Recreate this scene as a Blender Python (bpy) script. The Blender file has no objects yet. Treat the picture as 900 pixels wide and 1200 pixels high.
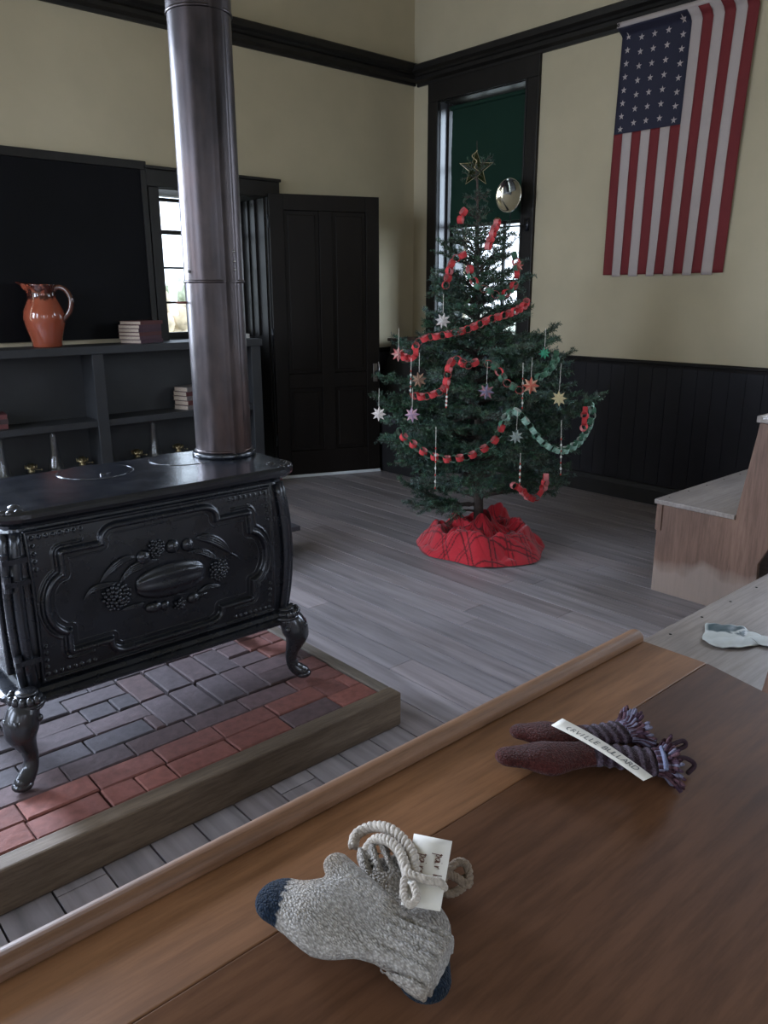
import bpy, math, random
import numpy as np
from mathutils import Vector, Matrix
random.seed(7); rng = np.random.default_rng(7)
sc = bpy.context.scene; COL = sc.collection
PI = math.pi

# ------------------------------------------------------------------ camera
FPX, PITCH, ROLL, YAW, EYE = 918.74, .27130, -.00327, .84602, 1.40
Fv = Vector((math.cos(PITCH)*math.cos(YAW), math.cos(PITCH)*math.sin(YAW), -math.sin(PITCH)))
R0 = Vector((math.sin(YAW), -math.cos(YAW), 0)); U0 = R0.cross(Fv)
Rv = math.cos(ROLL)*R0 + math.sin(ROLL)*U0; Uv = -math.sin(ROLL)*R0 + math.cos(ROLL)*U0
CAM = Vector((0, 0, EYE))
cd = bpy.data.cameras.new('camera'); cam = bpy.data.objects.new('camera', cd); COL.objects.link(cam)
cd.sensor_fit = 'HORIZONTAL'; cd.sensor_width = 36; cd.lens = FPX*36/900; cd.clip_start = .02; cd.clip_end = 300
cam.matrix_world = Matrix(((Rv.x, Uv.x, -Fv.x, 0), (Rv.y, Uv.y, -Fv.y, 0), (Rv.z, Uv.z, -Fv.z, EYE), (0, 0, 0, 1)))
sc.camera = cam
def ray(px, py): return Fv*FPX + Rv*(px-450) - Uv*(py-600)
def onz(px, py, z): d = ray(px, py); return CAM + d*((z-EYE)/d.z)
def onx(px, py, x): d = ray(px, py); return CAM + d*(x/d.x)
def ony(px, py, y): d = ray(px, py); return CAM + d*(y/d.y)

WA, WB = 5.10, 4.86            # plane of the stove-side wall (y) and of the flag wall (x)
XN, YN, HC = -2.5, -3.6, 4.1   # the two unseen walls, ceiling height

# ------------------------------------------------------------------ object helpers
def tag(o, label=None, cat=None, group=None, kind=None):
    if label: o['label'] = label
    if cat: o['category'] = cat
    if group: o['group'] = group
    if kind: o['kind'] = kind
    return o
def thing(name, loc, label=None, cat=None, group=None, kind=None, rz=0):
    o = bpy.data.objects.new(name, None); COL.objects.link(o); o.empty_display_size = .05
    o.location = loc; o.rotation_euler = (0, 0, rz); return tag(o, label, cat, group, kind)
def rootloc(o):
    while o.parent: o = o.parent
    return o.location
def mk(name, V, F, mat, parent=None, smooth=False, origin=None, local=False, col=None, mod=None):
    """one mesh object; V in world coordinates unless local"""
    V = np.asarray(V, dtype=float).reshape(-1, 3)
    if parent is not None: off = np.zeros(3) if local else np.array(rootloc(parent))
    elif origin is not None: off = np.array(origin, float)
    elif local: off = np.zeros(3)
    else:
        off = np.array([(V[:, 0].min()+V[:, 0].max())/2, (V[:, 1].min()+V[:, 1].max())/2, V[:, 2].min()])
    me = bpy.data.meshes.new(name)
    me.from_pydata((V-off).tolist(), [], [tuple(int(i) for i in f) for f in F]); me.update()
    if smooth:
        me.polygons.foreach_set('use_smooth', [True]*len(me.polygons))
    if col is not None:
        a = me.color_attributes.new('col', 'FLOAT_COLOR', 'POINT')
        c = np.ones((len(V), 4)); c[:, :3] = np.asarray(col)
        a.data.foreach_set('color', c.ravel())
    if mat: me.materials.append(mat)
    o = bpy.data.objects.new(name, me); COL.objects.link(o)
    if parent is not None: o.parent = parent
    elif not local: o.location = off
    if mod: bevel(o, mod)
    return o
def bevel(o, w=.004, seg=2):
    m = o.modifiers.new('bevel', 'BEVEL'); m.width = w; m.segments = seg; m.limit_method = 'ANGLE'; m.angle_limit = .6
def copy_tree(o, parent=None):
    c = o.copy(); COL.objects.link(c)
    if parent: c.parent = parent
    for ch in list(o.children): copy_tree(ch, c)
    return c

class MB:
    def __init__(s): s.V = []; s.F = []; s.C = []; s.n = 0
    def add(s, V, F, c=None):
        V = np.asarray(V, float).reshape(-1, 3)
        s.V.append(V); s.F += [tuple(i+s.n for i in f) for f in F]; s.n += len(V)
        s.C.append(np.tile(np.array(c if c is not None else (1, 1, 1), float), (len(V), 1)) if (c is None or np.ndim(c) == 1) else np.asarray(c))
        return s
    def box(s, a, b, c=None):
        x0, y0, z0 = a; x1, y1, z1 = b
        return s.add([(x0,y0,z0),(x1,y0,z0),(x1,y1,z0),(x0,y1,z0),(x0,y0,z1),(x1,y0,z1),(x1,y1,z1),(x0,y1,z1)],
                     [(0,3,2,1),(4,5,6,7),(0,1,5,4),(1,2,6,5),(2,3,7,6),(3,0,4,7)], c)
    def obox(s, M, a, b, c=None):
        x0, y0, z0 = a; x1, y1, z1 = b
        P = [(x0,y0,z0),(x1,y0,z0),(x1,y1,z0),(x0,y1,z0),(x0,y0,z1),(x1,y0,z1),(x1,y1,z1),(x0,y1,z1)]
        return s.add([tuple(M @ Vector(p)) for p in P], [(0,3,2,1),(4,5,6,7),(0,1,5,4),(1,2,6,5),(2,3,7,6),(3,0,4,7)], c)
    def tube(s, P, r, n=10, c=None, cap=True, closed=False, flat=1.0):
        P = [Vector(p) for p in P]; m = len(P)
        rr = [float(q) for q in r] if hasattr(r, "__len__") else [float(r)]*m
        V = []; up = Vector((0, 0, 1)); N = None
        for i, p in enumerate(P):
            if closed: t = (P[(i+1) % m]-P[i-1])
            else: t = P[min(i+1, m-1)]-P[max(i-1, 0)]
            t = t.normalized() if t.length > 1e-9 else Vector((0, 0, 1))
            if N is None: N = up.cross(t); N = N if N.length > .1 else Vector((1, 0, 0)).cross(t)
            N = (N - t*N.dot(t)).normalized(); B = t.cross(N)
            for k in range(n):
                a = 2*PI*k/n; V.append(p + rr[i]*(math.cos(a)*N + flat*math.sin(a)*B))
        F = []
        for i in range(m if closed else m-1):
            j = (i+1) % m
            for k in range(n): F.append((i*n+k, i*n+(k+1) % n, j*n+(k+1) % n, j*n+k))
        if cap and not closed: F.append(tuple(range(n))[::-1]); F.append(tuple((m-1)*n+k for k in range(n)))
        return s.add([tuple(v) for v in V], F, c)
    def lathe(s, prof, n=32, org=(0, 0, 0), M=None, c=None):
        V = []
        for r, z in prof:
            for k in range(n):
                a = 2*PI*k/n; V.append((r*math.cos(a), r*math.sin(a), z))
        F = [(i*n+k, i*n+(k+1) % n, (i+1)*n+(k+1) % n, (i+1)*n+k) for i in range(len(prof)-1) for k in range(n)]
        if prof[0][0] > 1e-6: F.append(tuple(range(n))[::-1])
        if prof[-1][0] > 1e-6: F.append(tuple((len(prof)-1)*n+k for k in range(n)))
        if M is not None: V = [tuple(M @ Vector(v)) for v in V]
        return s.add(np.array(V)+np.array(org), F, c)
    def ball(s, p, r, n=10, m=7, c=None, sc3=(1, 1, 1), M=None):
        V = []
        for i in range(m+1):
            ph = PI*i/m
            for k in range(n):
                a = 2*PI*k/n; v = Vector((r*sc3[0]*math.sin(ph)*math.cos(a), r*sc3[1]*math.sin(ph)*math.sin(a), -r*sc3[2]*math.cos(ph)))
                if M is not None: v = M @ v
                V.append((v.x+p[0], v.y+p[1], v.z+p[2]))
        F = [(i*n+k, i*n+(k+1) % n, (i+1)*n+(k+1) % n, (i+1)*n+k) for i in range(m) for k in range(n)]
        return s.add(V, F, c)
    def prism(s, poly, ax, t0, t1, c=None):
        """extrude a 2-D polygon along axis ax ('x','y','z') from t0 to t1"""
        def P(u, v, t): return {'x': (t, u, v), 'y': (u, t, v), 'z': (u, v, t)}[ax]
        n = len(poly); V = [P(u, v, t0) for u, v in poly]+[P(u, v, t1) for u, v in poly]
        F = [tuple(range(n))[::-1], tuple(range(n, 2*n))]+[(i, (i+1) % n, n+(i+1) % n, n+i) for i in range(n)]
        return s.add(V, F, c)
    def build(s, name, mat, parent=None, **k):
        if k.pop('usecol', False): k['col'] = np.vstack(s.C)
        return mk(name, np.vstack(s.V), s.F, mat, parent, **k)

def spline(P, n=8, closed=False):
    P = [Vector(p) for p in P]; m = len(P); out = []
    for i in range(m if closed else m-1):
        g = (lambda j: P[j % m]) if closed else (lambda j: P[max(0, min(m-1, j))])
        a, b, c, d = g(i-1), g(i), g(i+1), g(i+2)
        for k in range(n):
            t = k/n
            out.append(.5*((2*b)+(c-a)*t+(2*a-5*b+4*c-d)*t*t+(3*b-a-3*c+d)*t**3))
    if not closed: out.append(P[-1])
    return out

def snets(f, lo, hi, h):
    """surface-nets mesh of f<0"""
    lo = np.array(lo, float); n = np.ceil((np.array(hi)-lo)/h).astype(int)+1
    I = np.stack(np.meshgrid(*[np.arange(k) for k in n], indexing='ij'), -1)
    P = lo+I*h; v = f(P); ins = v < 0
    nc = n-1; cnt = np.zeros(nc); acc = np.zeros(tuple(nc)+(3,))
    for ax in range(3):
        sl0 = [slice(None)]*3; sl1 = [slice(None)]*3; sl0[ax] = slice(0, -1); sl1[ax] = slice(1, None)
        a, b = v[tuple(sl0)], v[tuple(sl1)]; cr = (a < 0) != (b < 0)
        t = np.where(cr, a/np.where(np.abs(a-b) < 1e-12, 1, a-b), 0)
        pt = P[tuple(sl0)].copy(); pt[..., ax] += t*h
        o = [x for x in range(3) if x != ax]
        for d0 in (0, 1):
            for d1 in (0, 1):
                s = [slice(None)]*3; s[o[0]] = slice(d0, d0+nc[o[0]]); s[o[1]] = slice(d1, d1+nc[o[1]])
                c = cr[tuple(s)]; cnt += c; acc += pt[tuple(s)]*c[..., None]
    act = cnt > 0; idx = -np.ones(nc, int); idx[act] = np.arange(act.sum())
    V = acc[act]/cnt[act][:, None]; F = []
    for ax in range(3):
        o = [(ax+1) % 3, (ax+2) % 3]
        s0 = [slice(None)]*3; s1 = [slice(None)]*3; s0[ax] = slice(0, -1); s1[ax] = slice(1, None)
        for q in o: s0[q] = slice(1, -1); s1[q] = slice(1, -1)
        a, b = ins[tuple(s0)], ins[tuple(s1)]
        w = np.argwhere(a != b); 
        if not len(w): continue
        base = w.copy(); base[:, o[0]] += 1; base[:, o[1]] += 1
        def ci(d0, d1):
            c = base.copy(); c[:, o[0]] -= d0; c[:, o[1]] -= d1
            return idx[c[:, 0], c[:, 1], c[:, 2]]
        q = np.stack([ci(1, 1), ci(0, 1), ci(0, 0), ci(1, 0)], 1)
        fl = a[w[:, 0], w[:, 1], w[:, 2]]
        q[~fl] = q[~fl][:, ::-1]; F.append(q)
    return V, np.vstack(F)

# ------------------------------------------------------------------ materials
def newmat(name):
    m = bpy.data.materials.new(name); m.use_nodes = True
    nt = m.node_tree; return m, nt, nt.nodes['Principled BSDF']
def L(nt, a, b): nt.links.new(a, b)
def ramp(nt, fac, stops):
    r = nt.nodes.new('ShaderNodeValToRGB'); e = r.color_ramp.elements
    while len(e) < len(stops): e.new(.5)
    for i, (p, c) in enumerate(stops): e[i].position = p; e[i].color = (*c, 1)
    L(nt, fac, r.inputs[0]); return r.outputs[0]
def noise(nt, scale, detail=4, vec=None, sc3=None, rough=.55, coord='Object'):
    n = nt.nodes.new('ShaderNodeTexNoise'); n.inputs['Scale'].default_value = scale; n.inputs['Detail'].default_value = detail
    n.inputs['Roughness'].default_value = rough
    tc = nt.nodes.new('ShaderNodeTexCoord'); mp = nt.nodes.new('ShaderNodeMapping')
    if coord == 'World':
        g = nt.nodes.new('ShaderNodeNewGeometry'); L(nt, g.outputs['Position'], mp.inputs[0])
    else: L(nt, tc.outputs[coord], mp.inputs[0])
    if sc3: mp.inputs['Scale'].default_value = sc3
    L(nt, mp.outputs[0], n.inputs['Vector']); return n.outputs['Fac']
def bump(nt, p, h, strength=.3, dist=.01):
    b = nt.nodes.new('ShaderNodeBump'); b.inputs['Strength'].default_value = strength; b.inputs['Distance'].default_value = dist
    L(nt, h, b.inputs['Height']); L(nt, b.outputs[0], p.inputs['Normal'])
def mix(nt, a, b, fac, mode='MIX'):
    m = nt.nodes.new('ShaderNodeMix'); m.data_type = 'RGBA'; m.blend_type = mode
    if isinstance(fac, (int, float)): m.inputs[0].default_value = fac
    else: L(nt, fac, m.inputs[0])
    for i, v in ((6, a), (7, b)):
        if isinstance(v, tuple): m.inputs[i].default_value = (*v, 1)
        else: L(nt, v, m.inputs[i])
    return m.outputs[2]
def plain(name, c, rough=.5, metal=0, var=.15, nscale=6, bmp=0, bscale=80, spec=.5, coat=0, sc3=None, coord='Object'):
    m, nt, p = newmat(name)
    n = noise(nt, nscale, 5, sc3=sc3, coord=coord)
    lo = tuple(x*(1-var) for x in c); hi = tuple(min(1, x*(1+var)) for x in c)
    L(nt, ramp(nt, n, [(.3, lo), (.7, hi)]), p.inputs['Base Color'])
    p.inputs['Roughness'].default_value = rough; p.inputs['Metallic'].default_value = metal
    p.inputs['Specular IOR Level'].default_value = spec; p.inputs['Coat Weight'].default_value = coat
    if bmp: bump(nt, p, noise(nt, bscale, 3, coord=coord), bmp, .003)
    return m
def wood(name, c1, c2, ax='x', scale=9, rough=.5, stretch=14, spec=.4, bmp=.12, coat=0, knots=0):
    m, nt, p = newmat(name)
    s = {'x': (1/stretch, 1, 1), 'y': (1, 1/stretch, 1), 'z': (1, 1, 1/stretch)}[ax]
    n1 = noise(nt, scale, 3, sc3=s, coord='World'); n2 = noise(nt, scale*9, 4, sc3=s, coord='World', rough=.7)
    n3 = noise(nt, 2.2, 2, coord='World')
    base = ramp(nt, n1, [(.3, c1), (.7, c2)])
    g = ramp(nt, n2, [(.35, (.62, .6, .58)), (.6, (1, 1, 1))])
    big = ramp(nt, n3, [(.3, (.8, .8, .8)), (.7, (1.1, 1.08, 1.05))])
    o = mix(nt, mix(nt, base, g, .8, 'MULTIPLY'), big, 1, 'MULTIPLY')
    L(nt, o, p.inputs['Base Color']); p.inputs['Roughness'].default_value = rough
    p.inputs['Specular IOR Level'].default_value = spec; p.inputs['Coat Weight'].default_value = coat
    bump(nt, p, n2, bmp, .002)
    return m
def scuff(m):
    nt = m.node_tree; p = nt.nodes['Principled BSDF']; src = p.inputs['Base Color'].links[0].from_socket
    g = nt.nodes.new('ShaderNodeNewGeometry'); sx = nt.nodes.new('ShaderNodeSeparateXYZ'); L(nt, g.outputs['Position'], sx.inputs[0])
    a = nt.nodes.new('ShaderNodeMath'); a.operation = 'MULTIPLY_ADD'; L(nt, noise(nt, 4.5, 2, coord='World'), a.inputs[0]); a.inputs[1].default_value = .32; L(nt, sx.outputs[2], a.inputs[2])
    f = ramp(nt, a.outputs[0], [(.30, (.55, .55, .55)), (.36, (0, 0, 0))]); L(nt, mix(nt, src, (.33, .27, .23), f), p.inputs['Base Color'])
def attr(name, rough=.6, spec=.4, grain=None, gscale=60, bmp=.2, metal=0, dist=.003, sheen=0, coord='World', gsc=None):
    m, nt, p = newmat(name)
    a = nt.nodes.new('ShaderNodeAttribute'); a.attribute_name = 'col'
    n = noise(nt, gscale, 4, sc3=gsc, coord=coord)
    g = ramp(nt, n, [(.3, tuple([1-(grain or 0)]*3)), (.7, (1, 1, 1))])
    L(nt, mix(nt, a.outputs['Color'], g, 1, 'MULTIPLY'), p.inputs['Base Color'])
    p.inputs['Roughness'].default_value = rough; p.inputs['Specular IOR Level'].default_value = spec; p.inputs['Metallic'].default_value = metal
    p.inputs['Sheen Weight'].default_value = sheen
    if bmp: bump(nt, p, n, bmp, dist)
    return m

M_plaster = plain('cream_plaster', (.46, .40, .285), .85, var=.05, nscale=3, bmp=.08, bscale=120, spec=.2, coord='World')
M_ceiling = plain('ceiling_plaster', (.40, .34, .22), .9, var=.04, bmp=.05, coord='World')
M_trim = plain('dark_brown_trim', (.011, .0095, .009), .45, spec=.3, var=.25, nscale=12, bmp=.1, sc3=(1, 1, .3), coord='World')
M_wain = plain('dark_wainscot_paint', (.011, .010, .0125), .5, var=.2, nscale=8, bmp=.06, coord='World', spec=.22)
M_wain_lit = plain('lit_wainscot_paint', (.05, .048, .058), .34, var=.15, nscale=8, bmp=.06, coord='World', spec=.6)  # lighter copy of the wainscot paint, window sheen put into its colour
M_door = plain('door_paint', (.008, .006, .005), .5, var=.2, nscale=10, bmp=.08, sc3=(1, 1, .2), coord='World', spec=.2)
M_black = plain('blackboard_slate', (.003, .003, .0045), .65, var=.3, nscale=3, coord='World', spec=.15)
M_shelf = plain('charcoal_shelf_paint', (.030, .031, .034), .55, var=.15, nscale=5, bmp=.06, coord='World', spec=.35)
M_desk = wood('orange_desk_wood', (.17, .078, .036), (.25, .12, .058), 'x', 8, .46, 12, spec=.3)
M_lid = wood('brown_lid_wood', (.085, .038, .020), (.140, .066, .034), 'x', 7, .6, 10, spec=.12)
M_lip = wood('worn_lip_wood', (.13, .062, .032), (.23, .12, .066), 'x', 12, .5, 12)
M_bench = wood('bench_wood', (.135, .076, .054), (.20, .118, .086), 'z', 8, .5, 12, spec=.4)
scuff(M_bench)
M_seat_lit = wood('lit_seat_wood', (.22, .19, .175), (.32, .28, .26), 'x', 8, .36, 14, spec=.6)  # paler than the bench wood: window reflections put into the seat colour
M_timber = wood('hearth_timber', (.085, .060, .040), (.20, .150, .108), 'x', 14, .7, 10, bmp=.5)
M_timberY = wood('hearth_timber_side', (.12, .10, .082), (.20, .17, .145), 'y', 14, .7, 10, bmp=.5)
M_brass = plain('brass', (.40, .33, .20), .28, 1, var=.1)
M_steel = plain('worn_steel', (.35, .34, .33), .35, 1, var=.2)
M_silver = plain('mercury_reflector', (.85, .85, .82), .08, 1, var=.04, nscale=20)
M_string = plain('white_thread', (.6, .58, .52), .8)
M_yarn = plain('cream_yarn', (.40, .35, .30), .95, var=.25, nscale=150, bmp=.6, bscale=500)
M_yarnb = plain('tan_yarn', (.16, .115, .08), .95, var=.25, nscale=150, bmp=.6, bscale=500)
M_paper = plain('tag_paper', (.60, .56, .50), .8, var=.05, nscale=30)
M_ink = plain('brown_ink', (.10, .035, .02), .7)
M_inkg = plain('grey_ink', (.10, .10, .10), .7)
M_shade = plain('green_roller_shade', (.010, .032, .022), .8, var=.08, nscale=3, coord='World', spec=.15)
M_gap_light = plain('light_gap_white', (.62, .65, .68), .5, var=.04, coord='World')  # white for the gap of light under the door
M_dk = plain('dark_void', (.01, .01, .01), .9)

# cast iron of the stove
def iron(name, c=(.015, .017, .023), rough=.23):
    m, nt, p = newmat(name)
    L(nt, ramp(nt, noise(nt, 9, 5), [(.3, tuple(x*.7 for x in c)), (.7, tuple(x*1.3 for x in c))]), p.inputs['Base Color'])
    p.inputs['Metallic'].default_value = .45; p.inputs['Specular IOR Level'].default_value = .8
    r = nt.nodes.new('ShaderNodeMapRange'); r.inputs[3].default_value = rough-.06; r.inputs[4].default_value = rough+.16
    L(nt, noise(nt, 14, 5), r.inputs[0]); L(nt, r.outputs[0], p.inputs['Roughness'])
    bump(nt, p, noise(nt, 160, 3), .12, .002); return m
M_iron = iron('blacked_cast_iron'); M_iront = iron('stove_top_iron', (.018, .020, .026), .16); M_nick = iron('polished_iron_leg', (.035, .036, .042), .2)
def pipemat():
    m, nt, p = newmat('rusty_blued_pipe')
    n = noise(nt, 3.5, 6, sc3=(1, 1, .35)); n2 = noise(nt, 26, 5, sc3=(1, 1, .5))
    c = ramp(nt, n, [(.3, (.022, .018, .019)), (.5, (.055, .045, .047)), (.68, (.055, .032, .027))])
    c2 = ramp(nt, n2, [(.35, (.7, .7, .72)), (.65, (1.15, 1.08, 1.05))])
    L(nt, mix(nt, c, c2, .8, 'MULTIPLY'), p.inputs['Base Color'])
    p.inputs['Metallic'].default_value = .75
    r = nt.nodes.new('ShaderNodeMapRange'); r.inputs[3].default_value = .24; r.inputs[4].default_value = .46
    L(nt, n2, r.inputs[0]); L(nt, r.outputs[0], p.inputs['Roughness']); bump(nt, p, n2, .12, .003); return m
M_pipe = pipemat()
def glassmat(name, tint=(1, 1, 1), ior=1.5):
    m, nt, p = newmat(name); nt.nodes.remove(p)
    out = nt.nodes['Material Output']; t = nt.nodes.new('ShaderNodeBsdfTransparent'); t.inputs[0].default_value = (*tint, 1)
    g = nt.nodes.new('ShaderNodeBsdfGlossy'); g.inputs['Roughness'].default_value = .03
    lw = nt.nodes.new('ShaderNodeLayerWeight'); lw.inputs[0].default_value = .5; pw = nt.nodes.new('ShaderNodeMath'); pw.operation = 'POWER'; pw.inputs[1].default_value = 3.5; L(nt, lw.outputs['Facing'], pw.inputs[0])
    fr = nt.nodes.new('ShaderNodeMapRange'); fr.inputs[3].default_value = .04; fr.inputs[4].default_value = (ior-1)*1.6; L(nt, pw.outputs[0], fr.inputs[0])
    mx = nt.nodes.new('ShaderNodeMixShader'); L(nt, fr.outputs[0], mx.inputs[0]); L(nt, t.outputs[0], mx.inputs[1]); L(nt, g.outputs[0], mx.inputs[2])
    L(nt, mx.outputs[0], out.inputs[0]); return m
M_pane = glassmat('window_glass', (.96, .98, 1)); M_glass = glassmat('lamp_glass', (.97, .98, .98), 1.25); M_font = glassmat('lamp_font_glass', (.85, .88, .86))
M_floor = attr('floor_board_wood', .40, .6, .5, 26, .4, gsc=(1, .07, 1))
M_brick = attr('hearth_brick', .8, .3, .35, 40, .6, dist=.004)
M_needles = attr('fir_needles', .5, .35, .2, 30, 0)
M_bark = plain('fir_bark', (.045, .032, .026), .9, var=.4, nscale=40, bmp=.6, bscale=120)
M_knit = None

# ------------------------------------------------------------------ the room
# floor: boards run away from the viewer along y
mb = MB(); bw = .127; x = XN-.1
while x < WB+.05:
    y = YN-.1-random.random()*2.5
    while y < WA+.05:
        ln = random.uniform(1.8, 3.8); y1 = min(y+ln, WA+.1)
        t = random.uniform(.84, 1.10); w = random.uniform(-.006, .008)
        c = (.31*t+w, .275*t, .285*t-w*.4)
        if y1 > YN-.1:
            a = (x+.0028, max(y, YN-.1)+.002, -.02); b = (x+bw-.0028, y1-.0012, random.uniform(-.0008, 0))
            mb.box(a, b, c)
        y = y1
    x += bw
fl = mb.build('floor', M_floor, usecol=True, origin=(0, 0, 0)); tag(fl, kind='structure')
b = MB().box((XN-.2, YN-.2, -.08), (WB+.2, WA+.2, -.021)).build('floor_underlay', M_dk, fl, local=True)
tag(MB().box((XN-.2, YN-.2, HC), (WB+.4, WA+.4, HC+.1)).build('ceiling', M_ceiling), kind='structure')

def wall(name, axis, at, out, lo, hi, holes, zs=(0, HC), th=.40, mat=M_plaster):
    """wall slab with rectangular holes [(a0,a1,z0,z1)]; axis = direction the wall runs"""
    mb = MB(); A = sorted({lo, hi, *[h[0] for h in holes], *[h[1] for h in holes]}); Z = sorted({*zs, *[h[2] for h in holes], *[h[3] for h in holes]})
    for a0, a1 in zip(A, A[1:]):
        for z0, z1 in zip(Z, Z[1:]):
            am, zm = (a0+a1)/2, (z0+z1)/2
            if any(h[0] < am < h[1] and h[2] < zm < h[3] for h in holes): continue
            t0, t1 = sorted((at, at+out*th))
            if axis == 'x': mb.box((a0, t0, z0), (a1, t1, z1))
            else: mb.box((t0, a0, z0), (t1, a1, z1))
    return tag(mb.build(name, mat), kind='structure')
DX0, DX1, DZ = 2.545, 3.37, 2.075      # opening in the stove-side wall
BY0, BY1, BZ0, BZ1 = 3.93, 4.80, 1.03, 2.86   # window opening in the flag wall
BW = [(.55, 1.45), (-2.3, -1.4)]; FWN = [(3.5, 4.5), (1.6, 2.6), (-1.8, -.8)]
AW = [(-.62, .48), (-2.1, -1.2)]
wall('wall_left', 'x', WA, 1, XN-.4, WB+.4, [(DX0, DX1, 0, DZ)]+[(a, c, BZ0, BZ1) for a, c in AW])
wall('wall_right', 'y', WB, 1, YN-.4, WA, [(BY0, BY1, BZ0, BZ1)]+[(a, c, BZ0, BZ1) for a, c in BW], th=.34)
wall('wall_back', 'x', YN, -1, XN-.4, WB+.4, [(-2.2, -1.3, BZ0, BZ1), (.2, 1.1, BZ0, BZ1)], th=.3)
wall('wall_front', 'y', XN, -1, YN, WA, [(a, c, BZ0, BZ1) for a, c in FWN], th=.3)

# wainscot with cap and beaded boards, baseboard, picture rail
DADO = .955
def wainscot(name, axis, at, inn, spans, mat):
    mb = MB()
    for a0, a1, z1 in spans:
        n = max(1, round((a1-a0)/.105)); w = (a1-a0)/n
        for i in range(n):
            p0, p1 = a0+i*w+.0012, a0+(i+1)*w-.0012; t0, t1 = sorted((at, at+inn*.014))
            mb.box((p0, t0, .0), (p1, t1, z1)) if axis == 'x' else mb.box((t0, p0, .0), (t1, p1, z1))
    return tag(mb.build(name, mat), kind='structure')
wainscot('trim_1', 'x', WA, -1, [(DX1+.125, WB-.0, DADO-.02), (XN, .6, DADO-.02)], M_wain_lit)
wainscot('trim_2', 'y', WB, -1, [(YN, BY0-.12, DADO-.02), (BY0-.12, WA-.015, DADO-.02)], M_wain)
def cap(name, axis, at, inn, a0, a1, z, mat=M_trim, prof=((0, -.03), (.018, -.03), (.022, -.012), (.034, -.006), (.036, .006), (.03, .012), (0, .012))):
    poly = [(at+inn*u, z+v) for u, v in prof]
    mb = MB(); mb.prism(poly, 'x' if axis == 'x' else 'y', a0, a1)
    return tag(mb.build(name, mat), kind='structure')
cap('trim_3', 'x', WA, -1, DX1+.11, WB, DADO); cap('trim_4', 'y', WB, -1, YN, WA, DADO)
railp = ((0, 0), (.018, 0), (.022, .02), (.05, .035), (.052, .06), (.04, .075), (.05, .09), (.075, .105), (.08, .14), (.07, .15), (0, .15))
cap('trim_5', 'x', WA, -1, XN, WB, 3.015, prof=railp); cap('trim_6', 'y', WB, -1, YN, WA-.05, 3.0, prof=railp)
basep = ((.014, 0), (.036, 0), (.036, .10), (.028, .115), (.026, .13), (.014, .135))
cap('baseboard_left', 'x', WA, -1, DX1+.13, WB-.04, 0, prof=basep); cap('baseboard_right', 'y', WB, -1, YN, WA-.04, 0, prof=basep)

# doorway in the stove-side wall: casing, deep jambs, boarded lower half, glazed sash set far back
w1 = thing('window_1', ((DX0+DX1)/2, WA, 0), kind='structure')
mb = MB(); cw = .075
mb.box((DX0-cw, WA-.028, 0), (DX0-.004, WA+.001, DZ+.0)); mb.box((DX1+.004, WA-.028, 0), (DX1+.105, WA+.001, DZ+.0))
mb.box((DX0-cw-.01, WA-.034, DZ), (DX1+.115, WA+.001, DZ+.105)); mb.box((DX0-cw-.02, WA-.045, DZ+.105), (DX1+.125, WA+.001, DZ+.125))
mb.build('casing', M_trim, w1, mod=.004)
mb = MB(); mb.box((DX0-.005, WA, 0), (DX0+.008, WA+.40, DZ)); mb.box((DX1-.008, WA, 0), (DX1+.005, WA+.40, DZ)); mb.box((DX0, WA, DZ-.008), (DX1, WA+.40, DZ+.004))
mb.box((DX1-.024, WA+.10, 1.1), (DX1-.008, WA+.14, DZ-.01)); mb.box((DX1-.020, WA+.20, 1.1), (DX1-.008, WA+.225, DZ-.01))
mb.build('jamb', M_trim, w1)
mb = MB(); mb.box((DX0+.008, WA+.28, 0), (DX1-.008, WA+.31, 1.09)); mb.box((DX0+.008, WA+.20, 1.06), (DX1-.008, WA+.40, 1.085)); mb.build('sill_panel', M_trim, w1)
SY = WA+.33; wx0, wx1 = DX0+.01, DX1-.01
gx0 = 2.665; gx1 = DX1-.055
mb = MB()
zr = [1.145, 1.345, 1.585, 1.825, 2.035]
mb.box((wx0, SY-.02, 1.085), (gx0, SY+.02, DZ-.008)); mb.box((gx1, SY-.02, 1.085), (wx1, SY+.02, DZ-.008)); mb.box((gx0, SY-.02, 1.085), (gx1, SY+.02, 1.135))
mb.box((gx0, SY-.02, 2.03), (gx1, SY+.02, 2.052))
for z in (1.345, 1.585): mb.box((gx0, SY-.012, z-.007), (gx1, SY+.012, z+.007))
mb.box((gx0, SY-.022, 1.812), (gx1, SY+.022, 1.84))
for i in (1, 2): 
    xx = gx0+(gx1-gx0)*i/3; mb.box((xx-.007, SY-.012, 1.135), (xx+.007, SY+.012, 2.03))
sh = mb.build('sash', M_trim, w1)
MB().box((gx0, SY-.002, 1.13), (gx1, SY+.002, DZ-.01)).build('pane', M_pane, sh)
# door leaf, hinged on the right jamb and folded back into the room
hx, hy = 3.375, WA-.045; ex, ey = 4.150, 4.742
th = math.atan2(ey-hy, ex-hx); DW = math.hypot(ex-hx, ey-hy)
dm = Matrix.Translation((hx, hy, .012)) @ Matrix.Rotation(th, 4, 'Z')
d1 = thing('door_1', (hx, hy, .012), kind='structure')
DH = 2.085; st = .105; mr = .115; xs = [(st, DW/2-.05), (DW/2+.05, DW-st)]
lowz, midz0, midz1, topz = .20, .69, .80, DH-.11
mb = MB()
mb.obox(dm, (0, -.02, 0), (st, .02, DH)); mb.obox(dm, (DW-st, -.02, 0), (DW, .02, DH)); mb.obox(dm, (DW/2-.05, -.02, lowz), (DW/2+.05, .02, topz))
mb.obox(dm, (st, -.02, 0), (DW-st, .02, lowz)); mb.obox(dm, (st, -.02, topz), (DW-st, .02, DH))
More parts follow.
